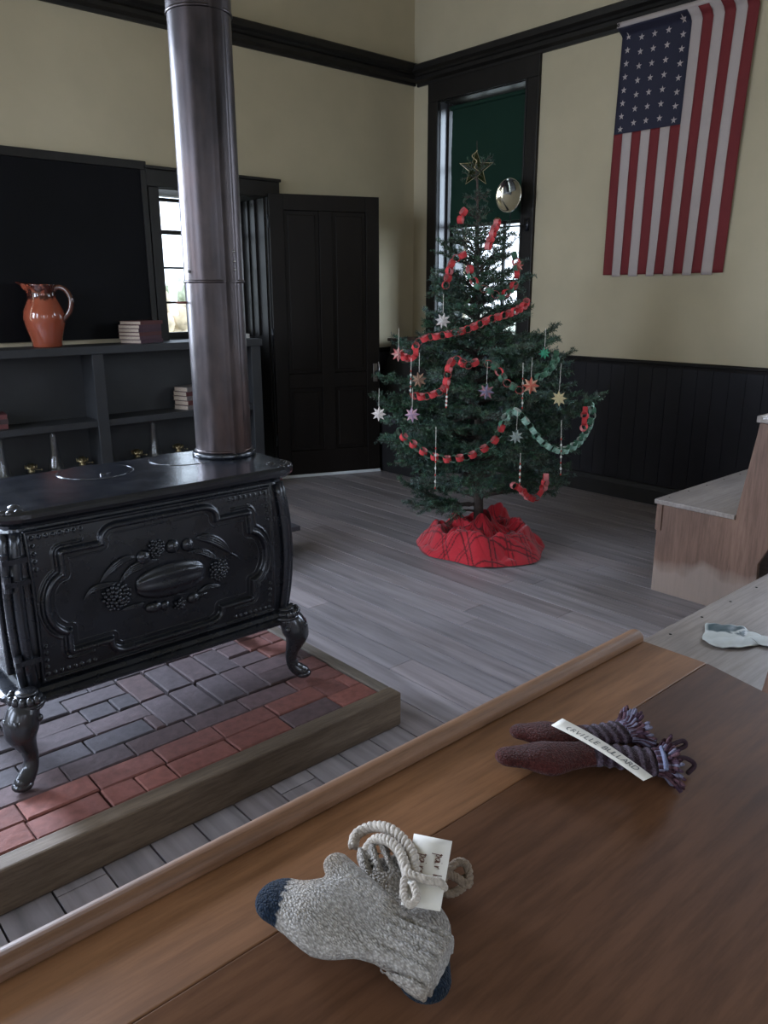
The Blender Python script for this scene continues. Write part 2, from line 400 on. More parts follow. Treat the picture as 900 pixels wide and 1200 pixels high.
for a, c in xs: mb.obox(dm, (a, -.02, midz0), (c, .02, midz1))
mb.build('leaf', M_door, d1, mod=.003)
for a, c in xs:
    for z0, z1 in ((lowz, midz0), (midz1, topz)):
        q = MB(); q.obox(dm, (a, -.006, z0), (c, .008, z1)); q.obox(dm, (a+.03, -.013, z0+.03), (c-.03, .013, z1-.03)); q.build('door_panel', M_door, d1, mod=.004)
q = MB(); q.obox(dm, (DW-.055, -.026, .72), (DW-.02, -.02, .86)); q.build('lock_plate', M_steel, d1, mod=.002)
q = MB(); q.tube([dm @ Vector((DW-.038, -.026, .79)), dm @ Vector((DW-.038, -.06, .79))], .008); q.ball(dm @ Vector((DW-.038, -.07, .79)), .022, sc3=(1, 1, 1)); hnd = q.build('door_handle', M_iron, d1, smooth=True)
q = MB(); q.tube(spline([dm @ Vector((DW-.012, -.028, .74)), dm @ Vector((DW-.012, -.045, .78)), dm @ Vector((DW-.012, -.045, .83)), dm @ Vector((DW-.012, -.024, .87))]), .004); q.build('thumb_latch', M_steel, d1, smooth=True)
q = MB(); q.obox(dm, (.0, -.024, -.010), (DW, -.014, .012)); q.obox(dm, (.0, -.027, -.0095), (DW, -.024, .008)); q.build('light_gap_strip', M_gap_light, d1)  # white strip painted in for the line of light under the door
for z in (.25, 1.05, 1.85):
    q = MB(); q.tube([dm @ Vector((-.008, -.022, z)), dm @ Vector((-.008, -.022, z+.09))], .007); q.build('hinge', M_iron, d1, smooth=True)

# window in the flag wall
def bwindow(n, y0, y1, shade=True, cas=.115):
    w = thing('window_%d' % n, (WB, (y0+y1)/2, BZ0), kind='structure'); mb = MB()
    mb.box((WB-.028, y0-cas, .96), (WB+.001, y0-.004, BZ1)); mb.box((WB-.028, y1+.004, .96), (WB+.001, y1+cas, BZ1)); mb.box((WB-.028, y0-cas, BZ1), (WB+.001, y1+cas, 3.0))
    mb.box((WB-.036, y0-.014, BZ0), (WB-.0, y0, BZ1)); mb.box((WB-.036, y1, BZ0), (WB-.0, y1+.014, BZ1)); mb.build('casing', M_trim, w, mod=.004)
    mb = MB(); mb.box((WB-.06, y0-.13, BZ0-.05), (WB+.10, y1+.13, BZ0-.01)); mb.build('sill', M_trim, w, mod=.004)
    MB().box((WB, y1-.006, BZ0), (WB+.3, y1+.004, BZ1)).build('side_jamb', M_wain_lit, w)  # lighter colour stands in for daylight on this reveal
    mb = MB(); mb.box((WB, y0-.004, BZ0), (WB+.3, y0+.006, BZ1)); mb.box((WB, y0, BZ1-.006), (WB+.3, y1, BZ1+.004)); mb.box((WB, y0, BZ0-.01), (WB+.3, y1, BZ0))
    mb.build('jamb', M_trim, w)
    mb = MB()
    for yy, s in ((y0+.006, 1), (y1-.006, -1)):
        mb.box((WB+.075, *sorted((yy, yy+s*.02))[:1], BZ0), (WB+.105, sorted((yy, yy+s*.02))[1], BZ1))
    mb.build('parting_bead', M_trim, w)
    for lo_, hi_, sx in ((BZ0+.01, 1.955, .125), (1.925, BZ1-.01, .165)):
        s0 = WB+sx; mb = MB(); f = .045
        mb.box((s0, y0+.008, lo_), (s0+.034, y0+f, hi_)); mb.box((s0, y1-f, lo_), (s0+.034, y1-.008, hi_))
        mb.box((s0, y0+f, lo_), (s0+.034, y1-f, lo_+.045)); mb.box((s0, y0+f, hi_-.035), (s0+.034, y1-f, hi_))
        for i in (1, 2):
            yy = y0+(y1-y0)*i/3; mb.box((s0+.006, yy-.009, lo_+.04), (s0+.028, yy+.009, hi_-.03))
        zz = (lo_+hi_)/2; mb.box((s0+.006, y0+f, zz-.009), (s0+.028, y1-f, zz+.009))
        s = mb.build('sash', M_trim, w); MB().box((s0+.015, y0+f-.004, lo_+.04), (s0+.018, y1-f+.004, hi_-.03)).build('pane', M_pane, s)
    if shade:
        mb = MB(); nz = 30; 
        V = []; F = []
        for i in range(nz+1):
            z = BZ1-.05-(BZ1-.05-1.955)*i/nz
            for yy in (y0+.03, y1-.075): V.append((WB+.058+.003*math.sin(i*.4), yy, z))
        for i in range(nz): F.append((2*i, 2*i+1, 2*i+3, 2*i+2))
        mb.add(V, F); mb.box((WB+.052, y0+.03, 1.935), (WB+.066, y1-.075, 1.957)); mb.tube([(WB+.058, y0+.02, BZ1-.055), (WB+.058, y1-.06, BZ1-.055)], .017, 14)
        sd = mb.build('roller_shade', M_shade, w); so = sd.modifiers.new('solid', 'SOLIDIFY'); so.thickness = .0015
    return w
bwindow(2, BY0, BY1)

# ------------------------------------------------------------------ blackboard and bookcase
bb = thing('blackboard', (1.0, WA, 1.13), 'long black slate blackboard above the bookcase, left of the stovepipe', 'blackboard')
MB().box((.72, WA-.016, 1.125), (2.455, WA-.001, 2.17)).build('slate', M_black, bb)
mb = MB(); mb.box((.68, WA-.03, 2.17), (2.465, WA-.001, 2.222)); mb.box((2.425, WA-.028, 1.12), (2.462, WA-.001, 2.17)); mb.build('frame', M_trim, bb, mod=.003)
BX0, BX1, BYF = .62, 3.09, 4.80
bc = thing('bookcase', ((BX0+BX1)/2, 4.93, 0), 'long low charcoal painted open bookcase against the wall behind the stove', 'bookcase')
MB().box((BX0-.02, BYF-.012, 1.052), (BX1+.01, WA-.032, 1.10)).build('top_board', M_shelf, bc, mod=.003)
mb = MB(); mb.box((BX1-.035, BYF+.005, 0), (BX1, WA-.05, 1.052)); mb.box((BX1-.075, BYF, 0), (BX1, BYF+.02, 1.052)); mb.build('side_panel', M_shelf, bc, mod=.002)
MB().box((BX0, BYF+.005, 0), (BX0+.035, WA-.05, 1.052)).build('side_panel', M_shelf, bc)
mb = MB(); mb.box((1.905, BYF+.02, 0), (1.935, WA-.06, 1.052)); mb.box((1.885, BYF, 0), (1.955, BYF+.02, 1.052)); mb.build('divider', M_shelf, bc, mod=.002)
MB().box((BX0+.035, WA-.062, 0), (BX1-.035, WA-.05, 1.052)).build('back_board', M_shelf, bc)
SH1, SH2 = .645, .27
for a, c in ((BX0+.035, 1.905), (1.935, BX1-.035)):
    for z in (SH1, SH2): MB().box((a, BYF+.012, z-.04), (c, WA-.062, z)).build('shelf', M_shelf, bc, mod=.002)
mb = MB(); mb.box((BX0+.035, BYF+.03, 0), (BX1-.035, BYF+.05, .09)); mb.build('plinth', M_shelf, bc)

# pitcher
def pitcher():
    p = ony(56, 405, 4.93); c = (p.x, 4.93, 1.10)
    t = thing('pitcher', c, 'large glazed orange redware pitcher with dark splotches on the bookcase top', 'pitcher')
    prof = [(.0, .0), (.078, .0), (.083, .006), (.084, .03), (.098, .08), (.112, .13), (.118, .175), (.112, .21), (.094, .25), (.080, .28), (.076, .305), (.079, .33), (.088, .352), (.092, .358), (.088, .361), (.082, .355), (.073, .33), (.069, .305), (.073, .28), (.086, .25), (.104, .21), (.11, .175), (.09, .08), (.07, .02), (0, .016)]
    n = 48; V = []; F = []
    for r, z in prof:
        for k in range(n):
            a = 2*PI*k/n; d = math.cos(a-PI)  # spout towards -x side of view
            rr = r; zz = z
            if z > .29 and d > .75:
                q = (d-.75)/.25*(z-.29)/.07; rr = r+.055*q; zz = z+.016*q
            V.append((rr*math.cos(a)*1.0, rr*math.sin(a)*(1-.25*max(0, (z-.29)/.07)*(max(0, d)**4)), zz))
    for i in range(len(prof)-1):
        for k in range(n): F.append((i*n+k, i*n+(k+1) % n, (i+1)*n+(k+1) % n, (i+1)*n+k))
    R = Matrix.Rotation(-(PI/2-YAW), 3, 'Z')
    V = [tuple(R @ Vector(v)+Vector(c)) for v in V]
    m, nt, pr = newmat('redware_glaze')
    nz = noise(nt, 22, 3); tc = nt.nodes.new('ShaderNodeTexCoord'); sx = nt.nodes.new('ShaderNodeSeparateXYZ'); L(nt, tc.outputs['Object'], sx.inputs[0])
    band = nt.nodes.new('ShaderNodeMapRange'); band.inputs[1].default_value = .21; band.inputs[2].default_value = .29; L(nt, sx.outputs[2], band.inputs[0])
    mu = nt.nodes.new('ShaderNodeMath'); mu.operation = 'MULTIPLY'; L(nt, band.outputs[0], mu.inputs[0]); L(nt, nz, mu.inputs[1])
    cc = ramp(nt, mu.outputs[0], [(.40, (.27, .064, .034)), (.52, (.05, .014, .010))])
    L(nt, cc, pr.inputs['Base Color']); pr.inputs['Roughness'].default_value = .12; pr.inputs['Coat Weight'].default_value = .5
    body = mk('body', V, F, m, t, smooth=True)
    mb = MB(); P = spline([(.066, 0, .325), (.10, 0, .345), (.145, 0, .325), (.168, 0, .27), (.155, 0, .21), (.125, 0, .175), (.104, 0, .155)], 8)
    P = [tuple(R @ p+Vector(c)) for p in P]; mb.tube(P, [.012]*len(P), 12, flat=1.3)
    mh = plain('dark_handle_glaze', (.07, .022, .014), .12, var=.3, nscale=20, coat=.5)
    tag(mb.build('handle', mh, t, smooth=True), 'dark glazed loop handle')
pitcher()

# books
def mk_book(w, d, h, cover, page=(.42, .34, .27)):
    """local book: spine along x at y=0 (toward viewer), w along x, d depth"""
    t = thing('book', (0, 0, 0)); mb = MB()
    mb.box((0, 0, 0), (w, d, .0025)); mb.box((0, 0, h-.0025), (w, d, h)); mb.box((0, -.001, 0), (w, .003, h))
    m = plain('book_cover', cover, .6, var=.2, nscale=40, bmp=.2)
    mb.build('cover', m, t, local=True)
    mp = plain('book_pages', page, .85, var=.25, nscale=60, sc3=(1, 1, 12))
    MB().box((.004, .003, .0025), (w-.004, d-.004, h-.0025)).build('pages', mp, t, local=True)
    return t
PUR = (.055, .018, .034); DKR = (.09, .02, .02); GRY = (.14, .12, .12)
def stack(x, y, z, n, rz, w, d, h, cov, name, labels, jit=.012):
    p = [mk_book(w, d, h, c) for c in cov]
    for i in range(n):
        o = p[i % len(p)] if i < len(p) else copy_tree(p[i % len(p)])
        o.location = (x+random.uniform(-jit, jit), y+random.uniform(-jit*.3, jit), z+i*(h+.0006)); o.rotation_euler = (0, 0, rz+random.uniform(-.04, .04))
        tag(o, labels[i], 'book', name)
# stack on the bookcase top: fore-edges to the left, spines toward us
ordn = ['lowest', 'second up', 'third up', 'fourth up', 'fifth up', 'topmost']
bp = ony(166, 403, 4.812)
stack(bp.x, 4.812, 1.101, 6, .45, .215, .17, .0225, [PUR, (.07, .025, .04), DKR], 'purple bound books stacked on the bookcase top',
      ['purple bound old book, %s in the stack on the bookcase top' % s for s in ordn], .010)
ord5 = ['lowest', 'second up', 'middle', 'fourth up', 'topmost']
bp = ony(221, 478, 4.835)
stack(bp.x, 4.835, SH1+.001, 5, .30, .17, .13, .030, [GRY, DKR], 'grey old books stacked on the middle shelf',
      ['pale edged grey book, %s in the stack on the middle shelf' % s for s in ord5], .010)
stack(1.28, 4.88, SH1+.001, 3, -.15, .10, .14, .028, [DKR, (.03, .012, .012)], 'dark red books on the left shelf',
      ['dark red book, %s of three at the left edge of the middle shelf' % s for s in ('bottom', 'middle', 'top')], .004)
o = mk_book(.16, .11, .03, (.5, .5, .48), (.6, .58, .52)); o.location = (2.90, 4.87, 1.101); o.rotation_euler = (0, 0, .1)
tag(o, 'single pale book lying on the bookcase top, just right of the stovepipe', 'book')

# lamp chimneys and kerosene lamps on the bottom shelf
def chimney(px, py, lab):
    p = ony(px, py, 4.93)
    t = thing('lamp_chimney', (p.x, 4.93, SH2), lab, 'lamp chimney', 'clear glass lamp chimneys on the bottom shelf')
    pr = [(.032, 0), (.034, .004), (.035, .03), (.046, .055), (.052, .08), (.048, .105), (.036, .15), (.028, .20), (.025, .26), (.0245, .30), (.0265, .305),
          (.0245, .3045), (.0225, .30), (.023, .26), (.026, .20), (.034, .15), (.046, .105), (.05, .08), (.044, .055), (.033, .03), (.032, .004)]
    MB().lathe(pr, 28, (p.x, 4.93, SH2)).build('glass', M_glass, t, smooth=True)
for px, py, w in ((3, 552, 'leftmost'), (66, 548, 'second from the left'), (127, 543, 'third from the left, under the divider'), (182, 535, 'fourth from the left, near the stovepipe')):
    chimney(px, py, 'clear flared glass lamp chimney on the bottom shelf, %s' % w)
def lamp(px, py, lab, cov=False):
    p = ony(px, py, 4.95); t = thing('oil_lamp', (p.x, 4.95, SH2), lab, 'oil lamp', 'oil lamps on the bottom shelf'); c = (p.x, 4.95, SH2)
    MB().lathe([(.048, 0), (.05, .004), (.048, .01), (.03, .018), (.022, .026), (.034, .034), (.052, .045), (.056, .058), (.05, .07), (.03, .08), (.018, .083), (0, .083)], 28, c).build('font', M_font, t, smooth=True)
    mb = MB(); mb.lathe([(.017, .082), (.02, .084), (.02, .094), (.014, .097), (.014, .102), (.034, .106), (.036, .112), (.03, .118), (.024, .128), (.017, .136), (.008, .139), (0, .139)], 24, c)
    for k in range(10):
        a = 2*PI*k/10; mb.box((c[0]+.034*math.cos(a)-.003, c[1]+.034*math.sin(a)-.003, SH2+.108), (c[0]+.034*math.cos(a)+.003, c[1]+.034*math.sin(a)+.003, SH2+.128))
    mb.tube([(c[0]+.02, c[1]-.01, SH2+.098), (c[0]+.05, c[1]-.03, SH2+.098)], .0018, 6); mb.ball((c[0]+.052, c[1]-.031, SH2+.098), .006)
    mb.build('burner', M_brass, t, smooth=True)
for px, py, w in ((37, 553, 'leftmost'), (97, 545, 'second from the left'), (161, 536, 'third from the left'), (209, 528, 'rightmost, beside the stovepipe')):
    lamp(px, py, 'small brass burner oil lamp without chimney on the bottom shelf, %s' % w)

# ------------------------------------------------------------------ hearth
HZ = .12; hx0, hx1, hy0, hy1 = -.05, 1.605, 1.728, 2.95
he = thing('brick_hearth', ((hx0+hx1)/2, (hy0+hy1)/2, 0), 'raised brick hearth pad edged with worn timber, under the stove', 'hearth')
def rough_beam(a, b, ax, n, mat, name):
    mb = MB(); mb.box(a, b); o = mb.build(name, mat, he, mod=.006); return o
rough_beam((hx0, hy0, 0), (hx1, hy0+.058, HZ), 'x', 20, M_timber, 'front_timber')
rough_beam((hx1-.045, hy0+.058, 0), (hx1, hy1, HZ-.001), 'y', 20, M_timberY, 'side_timber')
rough_beam((hx0, hy0+.058, 0), (hx0+.045, hy1, HZ-.001), 'y', 20, M_timberY, 'side_timber')
rough_beam((hx0+.045, hy1-.045, 0), (hx1-.045, hy1, HZ-.001), 'x', 20, M_timber, 'back_timber')
bx0, bx1, by0, by1 = hx0+.046, hx1-.047, hy0+.060, hy1-.047
MB().box((bx0, by0, .01), (bx1, by1, HZ-.030)).build('mortar_bed', plain('hearth_dirt', (.02, .017, .016), .95), he)
mb = MB()
def brick(x0, y0, x1, y1, soot_shade):
    g = .0022; x0, y0, x1, y1 = max(x0, bx0)+g, max(y0, by0)+g, min(x1, bx1)-g, min(y1, by1)-g
    if x1-x0 < .02 or y1-y0 < .02: return
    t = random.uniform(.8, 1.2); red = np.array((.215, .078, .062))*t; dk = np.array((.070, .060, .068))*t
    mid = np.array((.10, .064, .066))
    c = red*(1-soot_shade)+dk*soot_shade if random.random() > .15 else mid*t  # grey holds real soot plus shade under the stove, mixed into the brick colour
    zt = HZ-.004+random.uniform(-.003, .003); z0 = HZ-.04; e = .004; dz = [random.uniform(-.0015, .0015) for _ in range(4)]
    jx = [random.uniform(-.0012, .0012) for _ in range(8)]
    V = []
    for (ix, iz, zz) in ((0, 0, z0), (0, 1, zt-e), (e, 2, zt)):
        for q, (xx, yy) in enumerate(((x0+ix, y0+ix), (x1-ix, y0+ix), (x1-ix, y1-ix), (x0+ix, y1-ix))):
            V.append((xx+jx[q], yy+jx[q+4], zz+(dz[q] if iz else 0)))
    F = [(8, 9, 10, 11)]+[(l*4+k, l*4+(k+1) % 4, l*4+4+(k+1) % 4, l*4+4+k) for l in (0, 1) for k in range(4)]
    mb.add(V, F, tuple(c))
BL, BWd = .192, .0925
y = by0; row = 0
while y < by1:
    w = BWd; soot_shade = [0, 0.12, .75, 1, 1, 1, 1, 1, 1, 1, 1, 1, 1][row]
    xo = bx0-[.03, .12, .07, .16, .02, .10][row % 6]
    x = xo
    while x < bx1:
        ln = BL if random.random() > .18 else BL*.5
        s = soot_shade
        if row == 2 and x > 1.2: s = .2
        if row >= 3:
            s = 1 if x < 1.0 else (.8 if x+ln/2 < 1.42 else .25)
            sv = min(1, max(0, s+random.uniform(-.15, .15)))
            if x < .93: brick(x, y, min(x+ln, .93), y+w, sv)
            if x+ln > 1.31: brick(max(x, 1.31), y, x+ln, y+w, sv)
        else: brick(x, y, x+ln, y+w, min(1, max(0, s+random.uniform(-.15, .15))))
        x += ln
    y += w; row += 1
# the cross-laid bricks beneath the stove
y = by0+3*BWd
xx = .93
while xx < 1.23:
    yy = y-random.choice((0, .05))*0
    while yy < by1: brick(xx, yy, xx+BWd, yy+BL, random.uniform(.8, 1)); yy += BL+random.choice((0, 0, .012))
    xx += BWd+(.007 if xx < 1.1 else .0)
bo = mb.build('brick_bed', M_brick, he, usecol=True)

# ------------------------------------------------------------------ stove
SX0, SX1, SYF, SYB, SZ0, SZT = .545, 1.385, 2.055, 2.455, .350, .87
stv = thing('box_stove', ((SX0+SX1)/2, (SYF+SYB)/2, HZ), 'black cast iron parlor box stove with fruit relief side, standing on the brick hearth', 'stove')
def rrect(x0, y0, x1, y1, r, n=6):
    P = []
    for cx, cy, a0 in ((x1-r, y1-r, 0), (x0+r, y1-r, 90), (x0+r, y0+r, 180), (x1-r, y0+r, 270)):
        for k in range(n+1):
            a = math.radians(a0+90*k/n); P.append((cx+r*math.cos(a), cy+r*math.sin(a)))
    return P
def loft(levels, mbx=None, cap0=True, cap1=True):
    """levels: (offset, z, radius)"""
    mbx = mbx or MB(); V = []; n = None
    for off, z, r, box in levels:
        P = rrect(box[0]-off, box[1]-off, box[2]+off, box[3]+off, max(.002, r+off)); n = len(P); V += [(x, y, z) for x, y in P]
    F = [(i*n+k, i*n+(k+1) % n, (i+1)*n+(k+1) % n, (i+1)*n+k) for i in range(len(levels)-1) for k in range(n)]
    if cap0: F.append(tuple(range(n))[::-1])
    if cap1: F.append(tuple((len(levels)-1)*n+k for k in range(n)))
    return mbx.add(V, F)
BOX = (SX0, SYF, SX1, SYB)
def bulge(v): return .020*math.sin(PI*min(1, max(0, v)))**.8
lv = [(-.01, SZ0, .03, BOX)]
for i in range(17):
    v = i/16; lv.append((bulge(v)-.012, SZ0+.02+v*(SZT-.05-SZ0-.02), .03, BOX))
loft(lv).build('firebox', M_iron, stv, smooth=False)
# base moulding
loft([(o, z, .035, BOX) for o, z in ((-.02, .335), (.012, .335), (.020, .342), (.020, .350), (.008, .358), (.012, .366), (.004, .376), (-.01, .380))]).build('base_moulding', M_iron, stv, smooth=False)
# top plate
TB = (.545, 2.072, 1.415, 2.45)
loft([(o, z, .055, TB) for o, z in ((-.03, .812), (-.004, .812), (.004, .818), (.006, .826), (.022, .832), (.036, .842), (.041, .852), (.040, .862), (.034, .868), (.030, .870), (.0, .8705))]).build('top_plate', M_iront, stv, smooth=False)
lc = onz(112, 553, .87)
def ring(cx, cy, z, r, w, n=64, h=.0015):
    return MB().lathe([(r-w, z-.001), (r-w, z+h*.6), (r-w*.5, z+h), (r, z+h*.6), (r, z-.001)], n, (cx, cy, 0))
mb = ring(lc.x, lc.y+.0, .8703, .114, .0028, h=.0008)
mb.build('lid_ring', M_iront, stv, smooth=True)
mb = MB().lathe([(.108, .8700), (.1075, .8718), (.02, .8722), (0, .8722)], 56, (lc.x, lc.y, 0)); mb.build('cooking_lid', M_iront, stv, smooth=False)
mb = MB().tube([(lc.x-.012, lc.y-.07, .8735), (lc.x+.022, lc.y-.062, .8735)], .0035, 8); mb.build('lid_slot', M_iron, stv, smooth=True)
mb = ring(lc.x+.30, lc.y+.0, .8703, .114, .0028, h=.0008); mb.build('lid_ring', M_iront, stv, smooth=True)
mb = MB().lathe([(.108, .8700), (.1075, .8718), (.02, .8722), (0, .8722)], 56, (lc.x+.30, lc.y, 0)); mb.build('cooking_lid', M_iront, stv, smooth=False)
# scroll ornament on the four corners of the top
for cx, cy in ((TB[2]+.012, TB[1]-.008), (TB[2]+.02, TB[3]-.02), (TB[0]-.012, TB[1]-.008), (TB[0]-.02, TB[3]-.02)):
    mb = MB(); sx = 1 if cx > 1 else -1; sy = -1 if cy < 2.2 else 1
    for k in range(6):
        a = math.radians(-20+22*k); px_ = cx-sx*.045+sx*.05*math.cos(a); py_ = cy-sy*.04+sy*.05*math.sin(a)
        mb.ball((px_, py_, .866), .012, 10, 6, sc3=(1.2, .8, .8))
    mb.ball((cx-sx*.05, cy-sy*.045, .868), .016, 12, 6, sc3=(1, 1, .5))
    mb.build('corner_scroll', M_nick, stv, smooth=True)
# flue collar
PX, PY, PR = 1.350, 2.352, .094
MB().lathe([(.108, .870), (.106, .884), (.103, .888), (.096, .888)], 48, (PX, PY, 0)).build('flue_collar', M_iron, stv, smooth=True)
# relief side panel (near long side) from a height field
PX0, PX1, PZ0, PZ1 = SX0+.035, SX1-.050, .385, .815
nu, nv = 400, 240
uu, vv = np.meshgrid(np.linspace(0, 1, nu), np.linspace(0, 1, nv), indexing='ij'); W_, H_ = PX1-PX0, PZ1-PZ0
gx, gz = uu*W_, vv*H_
def arc(cx, cz, rx, rz, a0, a1, n=10): return [(cx+rx*math.cos(math.radians(a0+(a1-a0)*k/n)), cz+rz*math.sin(math.radians(a0+(a1-a0)*k/n))) for k in range(n+1)]
def framepoly():
    h = []    # upper right quarter, mirrored; centre origin
    a, b_ = W_/2, H_/2
    q = [(a*.40, b_*.90)]
    q = [(0, b_*.84)]+[(a*t, b_*(.84-.0*t)) for t in (.15, .3)]+arc(a*.36, b_*.70, a*.10, b_*.14, 90, 0, 8)+[(a*.46, b_*.64), (a*.76, b_*.64), (a*.76, b_*.36)]+arc(a*.76, 0, a*.135, b_*.36, 90, 0, 10)
    q = q[1:]
    Q = q + [(x, -z) for x, z in q[::-1]][1:]
    Q = Q + [(-x, -z) for x, z in Q]
    return np.array([(x+a, z+b_) for x, z in Q])
def sdpoly(gx, gz, poly):
    d = np.full(gx.shape, 1e9); inside = np.zeros(gx.shape, bool); n = len(poly)
    for i in range(n):
        ax_, az = poly[i]; bx_, bz = poly[(i+1) % n]; ex_, ez = bx_-ax_, bz-az; l2 = ex_*ex_+ez*ez
        if l2 < 1e-12: continue
        t = np.clip(((gx-ax_)*ex_+(gz-az)*ez)/l2, 0, 1); d = np.minimum(d, np.hypot(gx-ax_-t*ex_, gz-az-t*ez))
        c = ((az > gz) != (bz > gz)) & (gx < ex_*(gz-az)/(ez if abs(ez) > 1e-12 else 1e-12)+ax_); inside ^= c
    return np.where(inside, -d, d)
D = sdpoly(gx, gz, framepoly())
def bumpf(d, c, w, h): x = np.clip(1-((d-c)/w)**2, 0, 1); return h*np.sqrt(x)
Hh = np.zeros_like(D)
Hh += np.where(D < 0, -.007, 0)*np.clip(-D/.012, 0, 1)
Hh = np.maximum(Hh, 0)*0 + Hh + bumpf(D, .006, .009, .011) + bumpf(D, -.017, .0045, .005) + bumpf(D, .026, .0035, .004)*(np.abs(gx-W_/2) > W_*.30)
rim = np.minimum(np.minimum(gx, W_-gx), np.minimum(gz, H_-gz)); Hh += bumpf(rim, .005, .005, .006)
for sx in (0, 1):
    for sz in (0, 1):
        pts = [(.020+.0185*k, .022) for k in range(8)]+[(.020, .022+.021*k) for k in range(1, 5)]
        for a, c in pts:
            cx = W_-a if sx else a; cz = H_-c if sz else c
            Hh += .0062*np.sqrt(np.clip(1-((gx-cx)**2+(gz-cz)**2)/.0052**2, 0, 1))
bul = np.array([bulge((z+PZ0-SZ0-.02)/(SZT-.07-SZ0)) for z in gz[0]])[None, :]
Yp = SYF+.008-bul-Hh*1.25
Vp = np.stack([gx+PX0, Yp, gz+PZ0], -1).reshape(-1, 3)
ii = np.arange(nu*nv).reshape(nu, nv)
Fp = np.stack([ii[:-1, :-1], ii[1:, :-1], ii[1:, 1:], ii[:-1, 1:]], -1).reshape(-1, 4)
sp = mk('side_panel', Vp, Fp, M_iron, stv, smooth=True)
def YS(z): return SYF+.012-bulge((z-SZ0-.02)/(SZT-.07-SZ0))
def SP(zx, zy): p = ony(60+zx/3.46, 600+zy/3.46, 2.04); return p.x, p.z
mb = MB(); mg = MB()
def onpanel(x, z, r, s=(1, .6, 1), rot=0, n=14, m=10, tgt=None):
    M = Matrix.Rotation(-rot, 3, 'Y'); (tgt or mb).ball((x, YS(z), z), r, n, m, sc3=s, M=M)
# melon, ribbed
def melon(cx, cz, a, b_, rot, lobes=9):
    V = []; n = 72; m = 24
    for i in range(m+1):
        ph = PI*i/m
        for k in range(n):
            t = 2*PI*k/n; rb = 1-.10*abs(math.sin(lobes*t/2))**.0*(.5+.5*math.cos(lobes*t))
            x = -a*math.cos(ph); rr = math.sin(ph)**.8*rb; V.append((x, b_*.55*rr*math.sin(t), b_*rr*math.cos(t)))
    M = Matrix.Rotation(-rot, 3, 'Y'); V = [tuple(M @ Vector(v)+Vector((cx, YS(cz), cz))) for v in V]
    F = [(i*n+k, i*n+(k+1) % n, (i+1)*n+(k+1) % n, (i+1)*n+k) for i in range(m) for k in range(n)]; mb.add(V, F)
cx, cz = SP(490, 272); ax0, az0 = SP(335, 310); ax1, az1 = SP(635, 232); rot = math.atan2(az1-az0, ax1-ax0); hl = math.hypot(ax1-ax0, az1-az0)/2
melon(cx, cz, hl*.95, hl*.46, rot)
c_, s_ = math.cos(rot), math.sin(rot)
def rel(u, v): return cx+u*c_-v*s_, cz+u*s_+v*c_
PM = hl/150
def zp(zx, zy): return SP(zx, zy)
for (zx, zy, r, k) in ((268, 345, 56, 44), (680, 236, 46, 38), (428, 150, 36, 30), (525, 374, 26, 14)):
    gx_, gz_ = zp(zx, zy); R_ = r*PM
    for i in range(k):
        a = i*2.39996; q = math.sqrt((i+.5)/k)*R_*.92
        x_, z_ = gx_+q*math.cos(a), gz_+q*math.sin(a); rb = R_*1.05/math.sqrt(k)*.95
        mb.ball((x_, YS(z_)-.012*(1-(q/R_)**2)-.002, z_), rb, 8, 6)
for (zx, zy, r, s) in ((378, 188, 29, (1, .7, 1)), (497, 143, 29, (1, .7, .95)), (557, 136, 27, (1, .75, 1)), (420, 388, 27, (1.3, .7, .85)), (467, 382, 20, (1, .7, 1)), (580, 351, 25, (1.05, .7, .9)), (612, 340, 14, (2.2, .5, .7))):
    x_, z_ = zp(zx, zy); onpanel(x_, z_, r*PM, s, rot)
    mb.ball((x_+r*PM*.15, YS(z_)-r*PM*.7, z_+.002), r*PM*.28, 8, 5, sc3=(1, .5, 1))
def leaf(pts, wd, ribs=3):
    P = [(*zp(a, b2),) for a, b2 in pts]; P = spline([(x_, YS(z_)-.004, z_) for x_, z_ in P], 8); n = len(P)
    for q in range(-ribs//2+1, ribs//2+1):
        PP = [Vector((p.x, p.y, p.z+q*wd*.55*math.sin(PI*i/(n-1)))) for i, p in enumerate(P)]
        mb.tube(PP, [max(.0012, wd*.5*math.sin(PI*(i+.3)/(n-.4))) for i in range(n)], 8)
leaf([(200, 288), (240, 240), (300, 195), (350, 185)], .012, 3)
leaf([(135, 358), (165, 320), (215, 300), (280, 285)], .010, 3)
leaf([(280, 290), (320, 245), (380, 215), (440, 195)], .011, 4)
leaf([(585, 112), (640, 112), (700, 140), (730, 168)], .014, 4)
leaf([(560, 165), (610, 165), (650, 180), (690, 200)], .010, 4)
leaf([(725, 165), (750, 180), (770, 192)], .005, 2)
leaf([(290, 400), (340, 385), (390, 370)], .008, 3)
leaf([(600, 325), (640, 305), (690, 300)], .009, 3)
for k in range(6): leaf([(500, 330), (490+12*k-30, 270-8*abs(k-2.5)), (480+16*k-40, 225-8*abs(k-2.5))], .0022, 1)
leaf([(480, 330), (520, 335), (560, 330)], .004, 1)
mb.build('fruit_relief', M_iron, sp, smooth=True)
# corner columns and seams
for cx, cy in ((SX0+.018, SYF+.006), (SX1-.020, SYF+.006), (SX0-.004, SYB-.02), (SX1+.004, SYB-.02)):
    mb = MB(); 
    for dx, r in ((0, .015), (-.022 if cx < 1 else .020, .012)):
        P = []
        for i in range(15):
            v = i/14; z = .378+v*.436; sgn = 1 if cy > 2.2 else -1
            P.append((cx+dx+(bulge(v) if cx > 1 else -bulge(v))*.8, cy+sgn*(bulge(v)-.004)+(0 if dx == 0 else .010*-sgn), z))
        mb.tube(P, r, 12)
    mb.build('corner_column', M_iron, stv, smooth=True)
